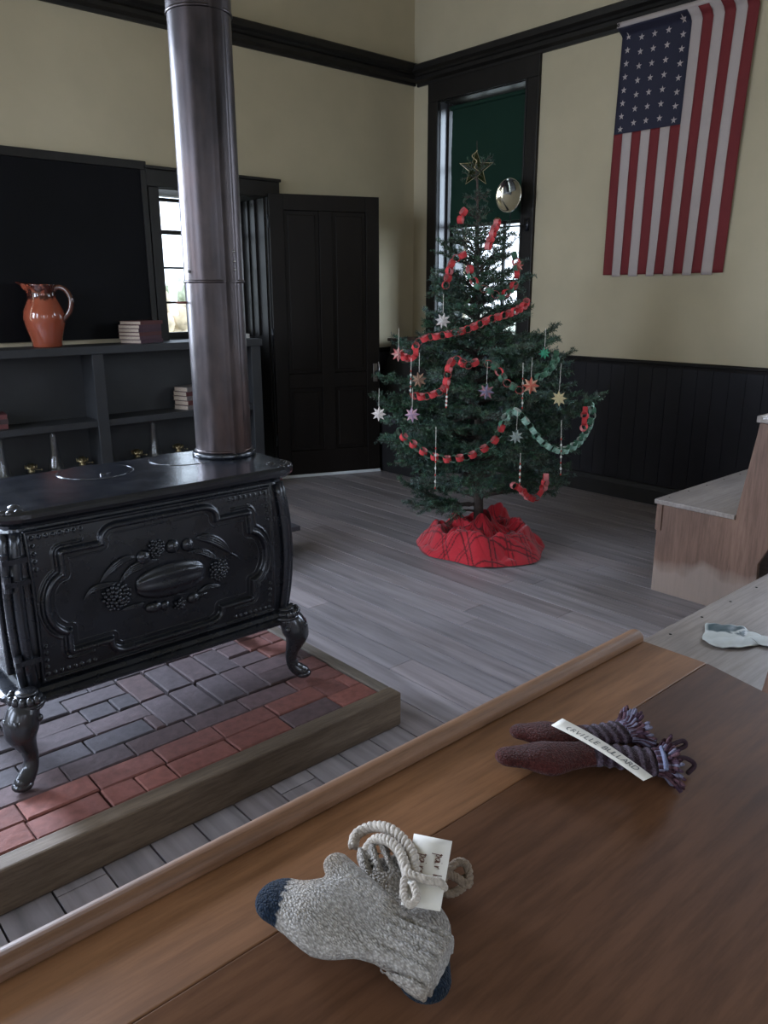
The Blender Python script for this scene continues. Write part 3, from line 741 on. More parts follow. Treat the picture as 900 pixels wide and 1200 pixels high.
# door end (faces left): door slab, hinges and latch
ed = MB(); ed.box((SX0-.034, SYF+.05, .41), (SX0-.004, SYB-.05, .79)); dd = ed.build('fire_door', M_iron, stv, mod=.006)
mb = MB()
for z in (.46, .68, .74):
    mb = MB(); mb.box((SX0-.030, SYF-.024, z), (SX0+.034, SYF-.004, z+.014)); mb.tube([(SX0-.02, SYF-.014, z-.014), (SX0-.02, SYF-.014, z+.028)], .010, 10); mb.build('door_hinge', M_iron, stv)
mb = MB(); mb.tube(spline([(SX0-.03, SYB-.09, .6), (SX0-.075, SYB-.09, .6), (SX0-.09, SYB-.09, .56)]), .007); mb.build('door_latch', M_nick, stv, smooth=True)
# hearth shelf end toward the left
mb = MB(); loft([(o, z, .03, (SX0-.05, SYF+.03, SX0+.02, SYB-.03)) for o, z in ((0, .34), (.012, .345), (.012, .357), (0, .362))], mb); mb.build('ash_lip', M_iron, stv, mod=None)
# corner feet: capital, cabriole leg
legT = None
for cx, cy in ((SX0-.012, SYF-.018), (SX1-.006, SYF+.006), (SX0-.012, SYB-.01), (SX1-.006, SYB-.01)):
    sx = -1 if cx < 1 else 1; sy = -1 if cy < 2.2 else 1; d = Vector((sx, sy*.55, 0)).normalized(); mb = MB()
    def P(o, z): return Vector((cx, cy, 0))+d*o+Vector((0, 0, z))
    pts = [(.006, .350, .036), (.020, .332, .043), (.030, .308, .046), (.034, .282, .042), (.028, .255, .031), (.018, .225, .022), (.014, .195, .019), (.022, .168, .021), (.040, .150, .024), (.058, .140, .022), (.068, .135, .014)]
    SPn = spline([P(a, z) for a, z, r in pts], 6); rr = []
    for i in range(len(pts)-1):
        for k in range(6): t = k/6; rr.append(pts[i][2]*(1-t)+pts[i+1][2]*t)
    rr.append(pts[-1][2]); mb.tube(SPn, rr, 18)
    mb.ball(P(.054, .136), .026, 14, 8, sc3=(1.1, 1.0, .60))           # toe
    nrm = Vector((-d.y, d.x, 0))
    for q in (-1, 0, 1):
        Q = [P(.044+.032*abs(math.cos(k*.35))*.6, .332-.016*k)+nrm*(q*.019*(1-.10*k)) for k in range(6)]
        mb.tube(Q, [.008, .009, .008, .007, .005, .003], 8)
    for q in (-1, 1):
        mb.ball(P(.004, .318)+nrm*q*.036, .011, 10, 6); mb.tube(spline([P(.0, .33)+nrm*q*.03, P(.014, .30)+nrm*q*.034, P(.022, .27)+nrm*q*.026, P(.016, .235)+nrm*q*.014]), .005, 8)
    mb.build('leg', M_nick, stv, smooth=True)
    mb = MB()
    for k, (z, r) in enumerate(((.384, .030), (.370, .040), (.356, .048), (.345, .042))): mb.ball(P(.0, z), r, 20, 8, sc3=(1, 1, .30))
    for q in range(-3, 4): mb.ball(P(.040*math.cos(q*.45), .372)+nrm*(.043*math.sin(q*.45)), .011, 8, 6, sc3=(1, 1, 1.2))
    mb.build('leg_capital', M_nick, stv, smooth=True)

# stovepipe
sp_ = thing('stovepipe', (PX, PY, .888), 'tall dark rusty sheet metal stovepipe rising from the stove to the ceiling', 'stovepipe')
def pipe(z0, z1, r0, r1, seam):
    n = 96; V = []; 
    for z, r in ((z0, r0), (z1, r1)):
        for k in range(n):
            a = 2*PI*k/n; e = (a-seam) % (2*PI); rr = r+(.0035 if e < .55 else 0); V.append((PX+rr*math.cos(a), PY+rr*math.sin(a), z))
    mb = MB(); mb.add(V, [(k, (k+1) % n, n+(k+1) % n, n+k) for k in range(n)])
    mb.lathe([(r0, z0), (r0+.002, z0+.001), (r0+.0025, z0+.006), (r0, z0+.009)], 64, (PX, PY, 0)); return mb
view = math.atan2(-PY, -PX)
for z0, z1, r0, r1 in ((.888, 1.435, .094, .0925), (1.4355, 2.2, .0952, .094), (2.2005, 3.0, .0965, .095), (3.0005, HC-.001, .0965, .0965)):
    o = pipe(z0, z1, r0, r1, view+.28).build('pipe_section', M_pipe, sp_, smooth=True)
    if z0 > 1.4 and z0 < 1.5:
        for a, zz in ((view+.72, 1.50), (view+.72, 1.475), (view+.72, 1.53), (view-.9, 1.47)): MB().ball((PX+.0985*math.cos(a), PY+.0985*math.sin(a), zz), .0045, 8, 6).build('rivet', M_steel, o, smooth=True)
a = view-1.45
mb = MB(); mb.tube([(PX+.06*math.cos(a), PY+.06*math.sin(a), 1.375), (PX+.125*math.cos(a), PY+.125*math.sin(a), 1.375)], [.005, .0035], 8); mb.build('damper_handle', plain('rusty_pin', (.12, .04, .03), .6, .6), sp_, smooth=True)
# dark low box behind the stove
p = onz(343, 653, 0)
cb = thing('kindling_box', (p.x-.16, p.y+.14, 0), 'low black box with overhanging lid on the floor behind the stove, right side', 'box')
MB().box((p.x-.34, p.y, 0), (p.x, p.y+.28, .150)).build('body', M_trim, cb, mod=.004)
MB().box((p.x-.36, p.y-.02, .150), (p.x+.045, p.y+.30, .178)).build('lid', M_wain_lit, cb, mod=.004)

# slanted dark cabinet in the corner behind the tree
cb = thing('slant_front_cabinet', (4.6, 4.5, 0), 'dark slant front cabinet standing in the corner behind the tree', 'cabinet')
prof = [(4.84-.0, .0), (4.17, 0), (4.17, .42), (4.36, .68), (4.46, .88), (4.50, 1.02), (4.82, 1.02), (4.82, 0)][1:]
mb = MB().prism(prof, 'y', 4.30, 4.98); mb.build('body', M_dk if False else plain('black_cabinet_paint', (.008, .007, .008), .5), cb, mod=.006)
MB().box((4.47, 4.27, 1.02), (4.82, 5.0, 1.045)).build('top', plain('dark_red_top', (.03, .008, .008), .4), cb, mod=.004)

# ------------------------------------------------------------------ benches
def bench(name, x0, x1, yf, lab, topd=.30):
    """seat toward +y, back and desk ledge toward -y"""
    t = thing(name, ((x0+x1)/2, yf-.25, 0), lab, 'bench'); zs, zb = .458, .885
    ysb, ytb = yf-.375, yf-.43
    for xx in (x0, x1-.024):
        poly = [(yf-.006, 0), (yf-.006, zs-.024), (ysb, zs-.024), (ysb, zs), (ytb+.0, zb-.012), (ytb-.30, zb-.05), (ytb-.28, zb-.17), (ysb-.12, zs-.20), (ysb-.13, 0)]
        MB().prism([(a, z) for a, z in poly], 'x', xx, xx+.024).build('end_panel', M_bench, t, mod=.002)
    MB().box((x0-.010, ysb+.001, zs-.022), (x1+.010, yf+.012, zs)).build('seat', M_seat_lit, t, mod=.003)
    mb = MB(); mb.box((x0-.006, yf-.030, zs-.15), (x0+.0, yf+.000, zs-.022)); mb.box((x0+.024, yf-.022, .02), (x1-.024, yf-.008, zs-.022)); mb.build('front_board', M_bench, t, mod=.002)
    mb = MB(); q = [(ysb-.0, zs+.0), (ytb-.0, zb-.013), (ytb-.02, zb-.013), (ysb-.02, zs)]; mb.prism(q, 'x', x0+.025, x1-.025); mb.build('backrest', M_bench, t)
    q = [(ytb+.012, zb-.012), (ytb+.012, zb+.016), (ytb-.012, zb+.016), (ytb-.012, zb+.004), (ytb-.10, zb+.004), (ytb-.40, zb-.045), (ytb-.40, zb-.063), (ytb-.10, zb-.012)]
    MB().prism(q, 'x', x0-.012, x1+.012).build('desk_top', M_seat_lit, t, mod=.003)
    for k in range(6): MB().ball((x0+.065+.185*k, yf-.022, zs+.0005), .0045, 8, 5, sc3=(1, 1, .25)).build('nail_head', M_dk, t, smooth=True)
    return t
bench('bench', 3.364, 4.80, 1.835, 'wooden school bench with stepped end panel below the dark wall, beyond the tree')
bench('bench', 1.735, 3.1, 1.028, 'pale plank school bench seat right beside the desk end, paper lying on it')

# crumpled paper on the near bench seat
def onlid(px, py, dz=0): 
    y0 = LY; d = ray(px, py); t = (LZ-LM*y0-EYE+dz)/(d.z-LM*d.y); p = CAM+d*t
    return p if p.y < LY else onz(px, py, LZ+dz)
LZ, LY, LM = .83, .513, .15
zs = .4585
outl = [(828, 732), (852, 735), (870, 737), (882, 744), (900, 748), (918, 750), (920, 758), (899, 760), (890, 757), (873, 761), (850, 761), (836, 759), (823, 751), (826, 742)]
P = [onz(a, c, zs) for a, c in outl]; cx = sum(p.x for p in P)/len(P); cy = sum(p.y for p in P)/len(P)
V = []; F = []; C = []; K = 9; n = len(P)
pts = spline([(p.x, p.y, 0) for p in P], 5, True); n = len(pts)
for j in range(K+1):
    for i, p in enumerate(pts):
        s = j/K; x_, y_ = cx+(p.x-cx)*s, cy+(p.y-cy)*s
        z_ = zs+.006+.004*abs(math.sin(x_*38+y_*50))+.004*abs(math.cos(y_*85-x_*20)) - .005*s*s
        V.append((x_, y_, max(zs+.001, z_)))
        q = pr_ = (x_-cx)/.12, (y_-cy)/.06
        dark = (q[0] > .0-.15*q[1] and q[1] > -.15+.25*math.sin(q[0]*5)) and not (abs(q[1]-.35+.2*q[0]) < .10) 
        C.append((.028, .055, .06) if dark and s < .97 else (.46, .48, .46))
for j in range(K):
    for i in range(n): F.append((j*n+i, j*n+(i+1) % n, (j+1)*n+(i+1) % n, (j+1)*n+i))
o = mk('crumpled_paper', V, F, attr('printed_paper', .6, .4, .1, 40, .1), col=C, smooth=True, origin=(cx, cy, zs))
tag(o, 'crumpled white and dark teal printed paper lying on the pale bench seat', 'paper'); so = o.modifiers.new('s', 'SOLIDIFY'); so.thickness = .001; so.offset = 1

# ------------------------------------------------------------------ front desk
DXE = 1.143; dxa = -.40
dk = thing('school_desk', ((dxa+DXE)/2, .40, 0), 'long brown wooden school desk with raised front lip, mittens lying on it', 'desk')
yb = .10
MB().box((dxa, LY+.0006, LZ-.022), (DXE, .632, LZ)).build('ledge_board', M_desk, dk, mod=.0015)
poly = [(LY-.0006, LZ), (yb, LZ-LM*(LY-yb)), (yb, LZ-LM*(LY-yb)-.022), (LY-.0006, LZ-.022)]
MB().prism(poly, 'x', dxa, DXE).build('lid_board', M_lid, dk, mod=.0012)
lp = [(.622, LZ-.03), (.622, LZ+.003), (.6245, LZ+.016), (.632, LZ+.022), (.641, LZ+.022), (.650, LZ+.016), (.653, LZ+.006), (.653, LZ-.03)]
lp = [(.632, LZ-.03), (.6325, LZ+.0005), (.622, LZ+.0005), (.6235, LZ+.012), (.630, LZ+.0185), (.640, LZ+.0195), (.650, LZ+.014), (.654, LZ+.004), (.654, LZ-.03)]
MB().prism(lp, 'x', dxa, DXE-.004).build('front_lip', M_lip, dk, mod=.003)
for xx in (dxa+.03, DXE-.06):
    poly = [(.628, 0), (.628, LZ-.023), (LY, LZ-.023), (yb+.03, LZ-LM*(LY-yb)-.020), (yb+.03, .62), (.30, .5), (.30, 0)]
    MB().prism(poly, 'x', xx, xx+.026).build('end_panel', M_lid, dk, mod=.002)
MB().box((dxa+.06, .600, .25), (DXE-.062, .622, LZ-.024)).build('modesty_board', M_lid, dk)

# ------------------------------------------------------------------ mittens
def smin(a, b, k): h = np.clip(.5+.5*(b-a)/k, 0, 1); return b*(1-h)+a*h-k*h*(1-h)
def capsule(P, a, b, r0, r1, flat, zc):
    a = np.array(a); b = np.array(b); d = b-a; l2 = d@d
    q = P[..., :2]; t = np.clip(((q-a)@d)/l2, 0, 1); pr2 = a+t[..., None]*d; r = r0+(r1-r0)*t
    dxy = np.linalg.norm(q-pr2, axis=-1); dz = (P[..., 2]-zc)/flat
    return np.hypot(dxy, dz)-r
def mitten_mesh(caps, h=.0026, k=.012, disp=.0010, seed=0, rib=None, extra=None):
    allp = np.array([c[0] for c in caps]+[c[1] for c in caps]); R_ = max(max(c[2], c[3]) for c in caps)+.012
    lo = [*(allp.min(0)-R_), min(c[5]-c[4]*max(c[2], c[3]) for c in caps)-.006]; hi = [*(allp.max(0)+R_), max(c[5]+c[4]*max(c[2], c[3]) for c in caps)+.006]
    def f(P):
        v = None
        for c in caps:
            e = capsule(P, *c); v = e if v is None else smin(v, e, k)
        if rib is not None:
            v = v-rib(P)
        if extra is not None: v = extra(P, v)
        return v
    return snets(f, lo, hi, h)
def knit(name, size=560, strength=1.0):
    m, nt, p = newmat(name)
    a = nt.nodes.new('ShaderNodeAttribute'); a.attribute_name = 'col'
    v = nt.nodes.new('ShaderNodeTexVoronoi'); v.inputs['Scale'].default_value = size
    tc = nt.nodes.new('ShaderNodeTexCoord'); mp = nt.nodes.new('ShaderNodeMapping'); mp.inputs['Scale'].default_value = (1, .55, .8); mp.inputs['Rotation'].default_value = (0, 0, .5)
    L(nt, tc.outputs['Object'], mp.inputs[0]); L(nt, mp.outputs[0], v.inputs['Vector'])
    n = noise(nt, 260, 4)
    g = ramp(nt, v.outputs['Distance'], [(0, (1.25, 1.25, 1.25)), (.65, (.50, .48, .46))]); g2 = ramp(nt, n, [(.35, (.62, .60, .58)), (.65, (1.2, 1.2, 1.2))])
    L(nt, mix(nt, mix(nt, a.outputs['Color'], g, .75, 'MULTIPLY'), g2, .8, 'MULTIPLY'), p.inputs['Base Color'])
    p.inputs['Roughness'].default_value = .95; p.inputs['Specular IOR Level'].default_value = .1; p.inputs['Sheen Weight'].default_value = .06
    b = nt.nodes.new('ShaderNodeBump'); b.invert = True; b.inputs['Strength'].default_value = strength; b.inputs['Distance'].default_value = .002
    L(nt, v.outputs['Distance'], b.inputs['Height']); L(nt, b.outputs[0], p.inputs['Normal']); return m
M_knit = knit('wool_knit')
def lidz(x, y): return LZ-LM*np.maximum(0, LY-y)
def XY(px, py, dz=.012): p = onlid(px, py, dz); return (p.x, p.y)
def lid_drop(V):
    V = V.copy(); V[:, 2] += lidz(V[:, 0], V[:, 1]); V[:, 2] = np.maximum(V[:, 2], lidz(V[:, 0], V[:, 1])+.0006); return V
def vnoise(V, s, sd=0):
    r = np.random.default_rng(sd); w = r.normal(size=(6, 3))*s; ph = r.random(6)*6.3
    return sum(np.sin(V@w[i]+ph[i]) for i in range(6))/6
def jag(a): return np.abs(((a*1.0) % 1)-.5)*2
# upper grey mitten (navy tip to the left, thumb up, ribbed cuff to the right)
t0, t1, t2, t3 = XY(333, 1060, .02), XY(385, 1072, .03), XY(448, 1098, .03), XY(503, 1128, .03)
th0, th1 = XY(395, 1018, .03), XY(452, 1072, .03)
def axis(a, b, V): d = np.array(b)-np.array(a); l = np.hypot(*d); d = d/l; q = V[:, :2]-np.array(a); return q@d, q@np.array([-d[1], d[0]]), l
ZA = .030
caps = [(t0, t1, .027, .037, .42, ZA-.006), (t1, t2, .037, .025, .45, ZA), (t2, t3, .023, .033, .42, ZA+.002), (th0, th1, .0135, .0145, .75, ZA+.004)]
d3 = np.array(t3)-np.array(t2); d3 = d3/np.hypot(*d3); n3 = np.array([-d3[1], d3[0]])
def ribA(P):
    q = P[..., :2]-np.array(t2); s = q@d3; w = q@n3
    return np.clip(s/.012, 0, 1)*.0045*np.sin(w*2*PI/.0115)
def cutA(P, v):   # cuff ends flat
    q = P[..., :2]-np.array(t3); s = q@d3; return np.maximum(v, s-.012)
V, F = mitten_mesh(caps, rib=ribA, extra=cutA); 
s, w, l = axis(XY(300, 1055), XY(440, 1100), V)
nav = s+.004*jag(w/.009)+.15*w < .034
base = np.array((.40, .375, .35))[None, :]*(1+.18*vnoise(V, 160, 3))[:, None]; br = vnoise(V, 45, 5)
base = base*(1-.9*np.clip(br-.05, 0, .6)[:, None]*np.array((.7, 1, 1.35)))
Cc = np.where(nav[:, None], np.array((.010, .020, .040)), base)
Vd = lid_drop(V+0)
g1 = thing('mitten', (*t1, float(lidz(0, t1[1]))), 'grey wool mitten with navy tip and thumb, upper of the grey pair on the desk', 'mitten', 'grey knitted mittens with navy tips')
mk('knitted_body', Vd, F, M_knit, g1, smooth=True, col=Cc)
# lower grey mitten (navy tip at lower right, cuff opening at the top)
u0, u1, u2, u3 = XY(497, 1150, .01), XY(486, 1092, .01), XY(462, 1032, .015), XY(452, 1000, .02)
ZB = .015
caps = [(u0, u1, .024, .031, .42, ZB), (u1, u2, .031, .026, .42, ZB), (u2, u3, .026, .030, .50, ZB+.002)]
dB = np.array(u3)-np.array(u2); dB = dB/np.hypot(*dB); nB = np.array([-dB[1], dB[0]])
def ribB(P):
    q = P[..., :2]-np.array(u2); s = q@dB; w = q@nB; return np.clip(s/.01, 0, 1)*.0038*np.sin(w*2*PI/.0115)
def cutB(P, v):
    q = P[..., :2]-np.array(u3); s = q@dB; w = q@nB
    v = np.maximum(v, s-.010); inner = np.hypot(w, (P[..., 2]-ZB-.003)/.5)-.021; inner = np.maximum(inner, -(s+.03)); return np.maximum(v, -inner)
V, F = mitten_mesh(caps, rib=ribB, extra=cutB)
s, w, l = axis(u0, u1, V); nav = s-.004*jag(w/.009) < .018
base = np.array((.36, .33, .30))[None, :]*(1+.18*vnoise(V, 160, 8))[:, None]
Cc = np.where(nav[:, None], np.array((.010, .018, .032)), base)
g2 = thing('mitten', (*u1, float(lidz(0, u1[1]))), 'grey wool mitten folded beneath its pair, navy tip showing at lower right', 'mitten', 'grey knitted mittens with navy tips')
mk('knitted_body', lid_drop(V), F, M_knit, g2, smooth=True, col=Cc)
def lp3(px, py, dz): p = onlid(px, py, dz); return Vector((p.x, p.y, p.z))
def twist(mbx, P, r, turns=60, amp=.0022):
    S = spline(P, 14); n = len(S)
    for ph in (0, 2*PI/3, 4*PI/3):
        Q = []
        for i, p in enumerate(S):
            t = (S[min(i+1, n-1)]-S[max(i-1, 0)]).normalized(); N = t.cross(Vector((0, 0, 1))); N = N.normalized() if N.length > .01 else Vector((1, 0, 0)); B = t.cross(N); a = ph+i*.55
            Q.append(p+amp*(math.cos(a)*N+math.sin(a)*B))
        mbx.tube(Q, r, 7)
mb = MB()
twist(mb, [lp3(*q) for q in ((414, 992, .012), (418, 978, .018), (436, 969, .026), (455, 971, .036), (472, 984, .040), (484, 1003, .042), (486, 1028, .040))], .0034, amp=.0028)
twist(mb, [lp3(*q) for q in ((425, 1002, .020), (438, 985, .030), (452, 984, .040), (466, 995, .044), (474, 1012, .043), (478, 1030, .040))], .0030, amp=.0026)
twist(mb, [lp3(*q) for q in ((470, 1000, .040), (478, 1022, .046), (496, 1030, .047), (515, 1034, .044), (521, 1042, .040))], .0024, amp=.0020)
twist(mb, [lp3(*q) for q in ((474, 1030, .046), (473, 1048, .048), (480, 1060, .048), (488, 1052, .050), (484, 1036, .050))], .0022, amp=.0018)
mb.build('yarn_tie', M_yarn, g2, smooth=True)
mb = MB()
twist(mb, [lp3(*q) for q in ((516, 1035, .018), (533, 1012, .02), (547, 1014, .02), (549, 1036, .016), (534, 1028, .018), (520, 1022, .02))], .0026, amp=.0020)
twist(mb, [lp3(*q) for q in ((512, 1040, .012), (527, 1047, .010), (542, 1040, .010), (546, 1028, .014))], .0026, amp=.0020)
tag(mb.build('yarn_loop', M_yarnb, g2, smooth=True), 'loose tan yarn loops')
# price-card tag tucked under the yarn
def card(corners, name, mat, parent=None, thick=.0006, bend=0, nseg=10, label=None, cat=None):
    A, B_, C2, D2 = [Vector(c) for c in corners]; V = []; F = []
    for i in range(nseg+1):
        t = i/nseg
        for s in (0, .5, 1):
            p = (A*(1-s)+B_*s)*(1-t)+(D2*(1-s)+C2*s)*t; V.append(p+Vector((0, 0, bend*math.sin(PI*t))))
    for i in range(nseg):
        for s in (0, 1): a = i*3+s; F.append((a, a+1, a+4, a+3))
    o = mk(name, V, F, mat, parent, smooth=True); m = o.modifiers.new('s', 'SOLIDIFY'); m.thickness = thick; m.offset = 0; return o
HC_ = .040
cr = [lp3(485, 977, HC_+.001), lp3(530, 986, HC_), lp3(516, 1068, HC_+.002), lp3(470, 1060, HC_+.003)]
tg = thing('paper_tag', tuple((cr[0]+cr[1]+cr[2]+cr[3])/4-Vector((0, 0, .0))), 'white handwritten paper tag tucked under yarn on the grey mittens', 'tag')
card(cr, 'card', M_paper, tg)
def text(body, org, xd, yd, size, mat, parent, name='writing', shear=.0, gap=1.0):
    cu = bpy.data.curves.new('txt', 'FONT'); cu.body = body; cu.size = 1; cu.extrude = 0.004; cu.shear = shear; cu.space_character = gap
    to = bpy.data.objects.new('txt', cu); COL.objects.link(to); bpy.context.view_layer.update()
    me = bpy.data.meshes.new_from_object(to.evaluated_get(bpy.context.evaluated_depsgraph_get())); bpy.data.objects.remove(to)
    xd = Vector(xd).normalized(); yd = Vector(yd); yd = (yd-xd*yd.dot(xd)).normalized(); zd = xd.cross(yd)
    V = [Vector(org)+xd*v.co.x*size+yd*v.co.y*size+zd*v.co.z*size for v in me.vertices]; F = [tuple(p.vertices) for p in me.polygons]
    return mk(name, [tuple(v) for v in V], F, mat, parent)
dn = cr[3]-cr[0]; rt = cr[1]-cr[0]
upn = rt.cross(-dn).normalized(); upn = upn if upn.z > 0 else -upn
def cp(u, v, h=.0009): return cr[0]*(1-u)*(1-v)+cr[1]*u*(1-v)+cr[2]*u*v+cr[3]*(1-u)*v+upn*h
# handwriting as ink strokes: baseline runs down the card, letter tops point right
def ink(strokes, u0, v0, su, sv, parent):
    mb = MB()
    for s in strokes:
        P = spline([cp(u0+su*y, v0+sv*x) for x, y in s], 5); mb.tube(P, .00042, 5)
    return mb.build('writing', M_ink, parent, smooth=True)
lt_p = [[(0, .9), (.15, 1.1), (.1, -.9)], [(.12, .7), (.4, 1.05), (.62, .6), (.4, .05), (.14, .2)]]
lt_a = [[(.55, .9), (.2, .8), (.05, .35), (.3, .0), (.55, .4), (.58, .9), (.6, .1), (.75, .05)]]
lt_i = [[(0, .9), (.05, .1), (.25, .05)], [(.05, 1.35), (.08, 1.4)]]
lt_r = [[(0, .9), (.05, 0), (.15, .7), (.4, .95)]]
lt_k = [[(.05, 1.8), (0, 0)], [(.4, .9), (.05, .4), (.45, 0)]]
lt_g = [[(.5, .9), (.1, .7), (.1, .2), (.45, .2), (.5, .9), (.45, -.8), (.0, -.9)]]
def word(w, dx=.72):
    out = []; x = 0
    for ch in w:
        if ch: out += [[(a+x, c) for a, c in s] for s in ch]
        x += dx
    return out
ink(word([lt_p, lt_a, lt_i, lt_r, None, lt_k, lt_g]), .66, .24, .13, .085, tg)
ink(word([lt_p, lt_a, lt_i, lt_r, lt_r, lt_a]), .26, .28, .13, .085, tg)

# maroon mittens
def maroon(A, B_, C2, D2, z0, r, seed, lab):
    """A tip, B palm, C wrist, D cuff end"""
    d = np.array(D2)-np.array(C2); d = d/np.hypot(*d); n = np.array([-d[1], d[0]])
    def rib(P):
        q = P[..., :2]-np.array(C2); s = q@d; w = q@n; return np.clip(s/.01, 0, 1)*.0018*np.sin(s*2*PI/.013)
    def cut(P, v): q = P[..., :2]-np.array(D2); return np.maximum(v, q@d-.008)
    z = z0; caps = [(A, B_, r*.72, r, .44, z), (B_, C2, r, r*.72, .44, z), (C2, D2, r*.70, r*.88, .44, z)]
    V, F = mitten_mesh(caps, rib=rib, extra=cut)
    q = V[:, :2]-np.array(C2); s = q@d
    mar = np.array((.060, .015, .013))[None]*(1+.25*vnoise(V, 150, seed))[:, None]
    st = (np.sin(s*2*PI/.013+.6*np.sin((q@n)*60)) > .1)
    cf = np.where(st[:, None], np.array((.115, .085, .12)), np.array((.035, .018, .026)))
    C = np.where((s > -.002)[:, None], cf, mar)
    t = thing('mitten', (*B_, float(lidz(0, B_[1]))), lab, 'mitten', 'maroon knitted mittens with striped cuffs')
    mk('knitted_body', lid_drop(V), F, M_knit, t, smooth=True, col=C)
    # yarn fringe round the cuff end
    mb = MB(); cc = Vector((D2[0]+d[0]*.006, D2[1]+d[1]*.006, 0)); zz = float(lidz(0, D2[1]))+z
    for k in range(96):
        a = 2*PI*k/96+random.uniform(-.05, .05); w = math.cos(a)*r*.86; h = math.sin(a)*r*.40
        p = cc+Vector((n[0]*w, n[1]*w, zz+h)); o = Vector((n[0]*math.cos(a), n[1]*math.cos(a), math.sin(a)*.8))
        l = random.uniform(.014, .030); dd = Vector((d[0], d[1], 0))
        e = p+dd*l*.85+o*l*.8; e.z = max(e.z, float(lidz(0, e.y))+.003); m_ = p+dd*l*.5+o*l*.15
        c = random.choice([(.055, .030, .045), (.14, .13, .18), (.03, .012, .016), (.10, .05, .06)])
        P = spline([p, m_, e], 4); mb.tube(P, [.0023]*(len(P)-1)+[.0016], 6, c=c)
    tag(mb.build('yarn_fringe', attr('fringe_yarn', .95, .1, .4, 400, .5), t, smooth=True, usecol=True), 'purple and lilac yarn fringe')
    return t
m1 = maroon(XY(612, 857, .014), XY(640, 860, .014), XY(690, 862, .014), XY(726, 858, .014), .0135, .0235, 1, 'maroon mitten with striped cuff, the farther one, its pompom fringe by the dark lid')
m2 = maroon(XY(598, 884, .018), XY(640, 885, .018), XY(697, 880, .018), XY(762, 890, .018), .0150, .0265, 2, 'maroon mitten with striped cuff, nearer of its pair, under the name strip')
mb = MB()
for q, c in ((((770, 882, .02), (785, 874, .022), (800, 868, .018), (803, 874, .012), (790, 880, .012)), 0), (((785, 890, .02), (802, 888, .018), (814, 896, .010), (806, 906, .006)), 0), (((775, 876, .03), (779, 888, .034), (781, 902, .030)), 1), (((770, 900, .012), (780, 910, .010), (795, 912, .006)), 0)):
    mb.tube(spline([lp3(*a) for a in q], 6), .0030, 8, c=(.15, .16, .24) if c else (.04, .022, .03))
mb.build('cuff_loop', bpy.data.materials['fringe_yarn'], m2, smooth=True, usecol=True)
h_ = .030
cr2 = [lp3(659, 842, h_-.002), lp3(765, 910, h_-.004), lp3(754, 915, h_-.004), lp3(646, 850, h_-.002)]
tg2 = thing('name_strip', tuple((cr2[0]+cr2[2])/2), 'narrow white name strip lettered in grey lying across the maroon mittens', 'tag')
A_, B2, C3, D3 = cr2
def strip(A, B, C, D, n=16):
    V = []; F = []
    for i in range(n+1):
        t = i/n; zz = .0045*math.sin(PI*t)
        for s in (0, 1): p = (A*(1-t)+B*t)*(1-s)+(D*(1-t)+C*t)*s; V.append(p+Vector((0, 0, zz)))
    for i in range(n): F.append((2*i, 2*i+1, 2*i+3, 2*i+2))
    return V, F
V, F = strip(*cr2); o = mk('strip', V, F, M_paper, tg2, smooth=True); so = o.modifiers.new('s', 'SOLIDIFY'); so.thickness = .0005; so.offset = 0
xd = (B2-A_); yd = (A_-D3); ln = xd.length
for wd, f0, siz in (('ORVILLE', .10, .0125), ('BULLARD', .50, .0125)):
    nL = len(wd)
    for i, ch in enumerate(wd):
        t = f0+i*.052+(.02 if ch != 'I' else .03); p = D3*(1-t)+C3*t+Vector((0, 0, .0045*math.sin(PI*t)+.0007))+yd*.26
        text(ch, p, xd, yd, siz, M_inkg, tg2, 'letter', shear=.15)

# ------------------------------------------------------------------ Christmas tree
TC = Vector((3.255, 2.855, 0)); LEAN = Vector((-.05, .045, 0))/2.05
def axis_at(z): return Vector((TC.x+LEAN.x*z, TC.y+LEAN.y*z, z))
RP = [(.15, .20), (.30, .40), (.45, .50), (.62, .56), (.80, .58), (.95, .52), (1.15, .43), (1.25, .33), (1.41, .27), (1.60, .22), (1.75, .13), (1.90, .06), (2.05, .03)]
def rad(z): return float(np.interp(z, [a for a, b in RP], [b for a, b in RP]))
def proj(P): v = Vector(P)-CAM; w = v.dot(Fv); return 450+FPX*v.dot(Rv)/w, 600-FPX*v.dot(Uv)/w
def tree_pt(px, py, out=.02):
    """point on the near side of the crown seen at (px,py)"""
    z = 1.0; toC = Vector((-TC.x, -TC.y, 0)).normalized(); side = Vector((Rv.x, Rv.y, 0)).normalized(); f = 0
    for _ in range(30):
        A = axis_at(z); ap = A+toC*f; d = ray(px, py); n = toC
        t = (ap-CAM).dot(n)/d.dot(n); P = CAM+d*t; s = (P-ap).dot(side); z = P.z
        R_ = rad(z)+out; f = math.sqrt(max(R_*R_-s*s, 0))*.92
    return P
trunkP = [axis_at(z) for z in np.linspace(.02, 2.02, 22)]
NV = []; NC = []; tw = MB()
def rnd_perp(t):
    v = Vector(rng.normal(size=3)); v = v-t*v.dot(t); return v.normalized()
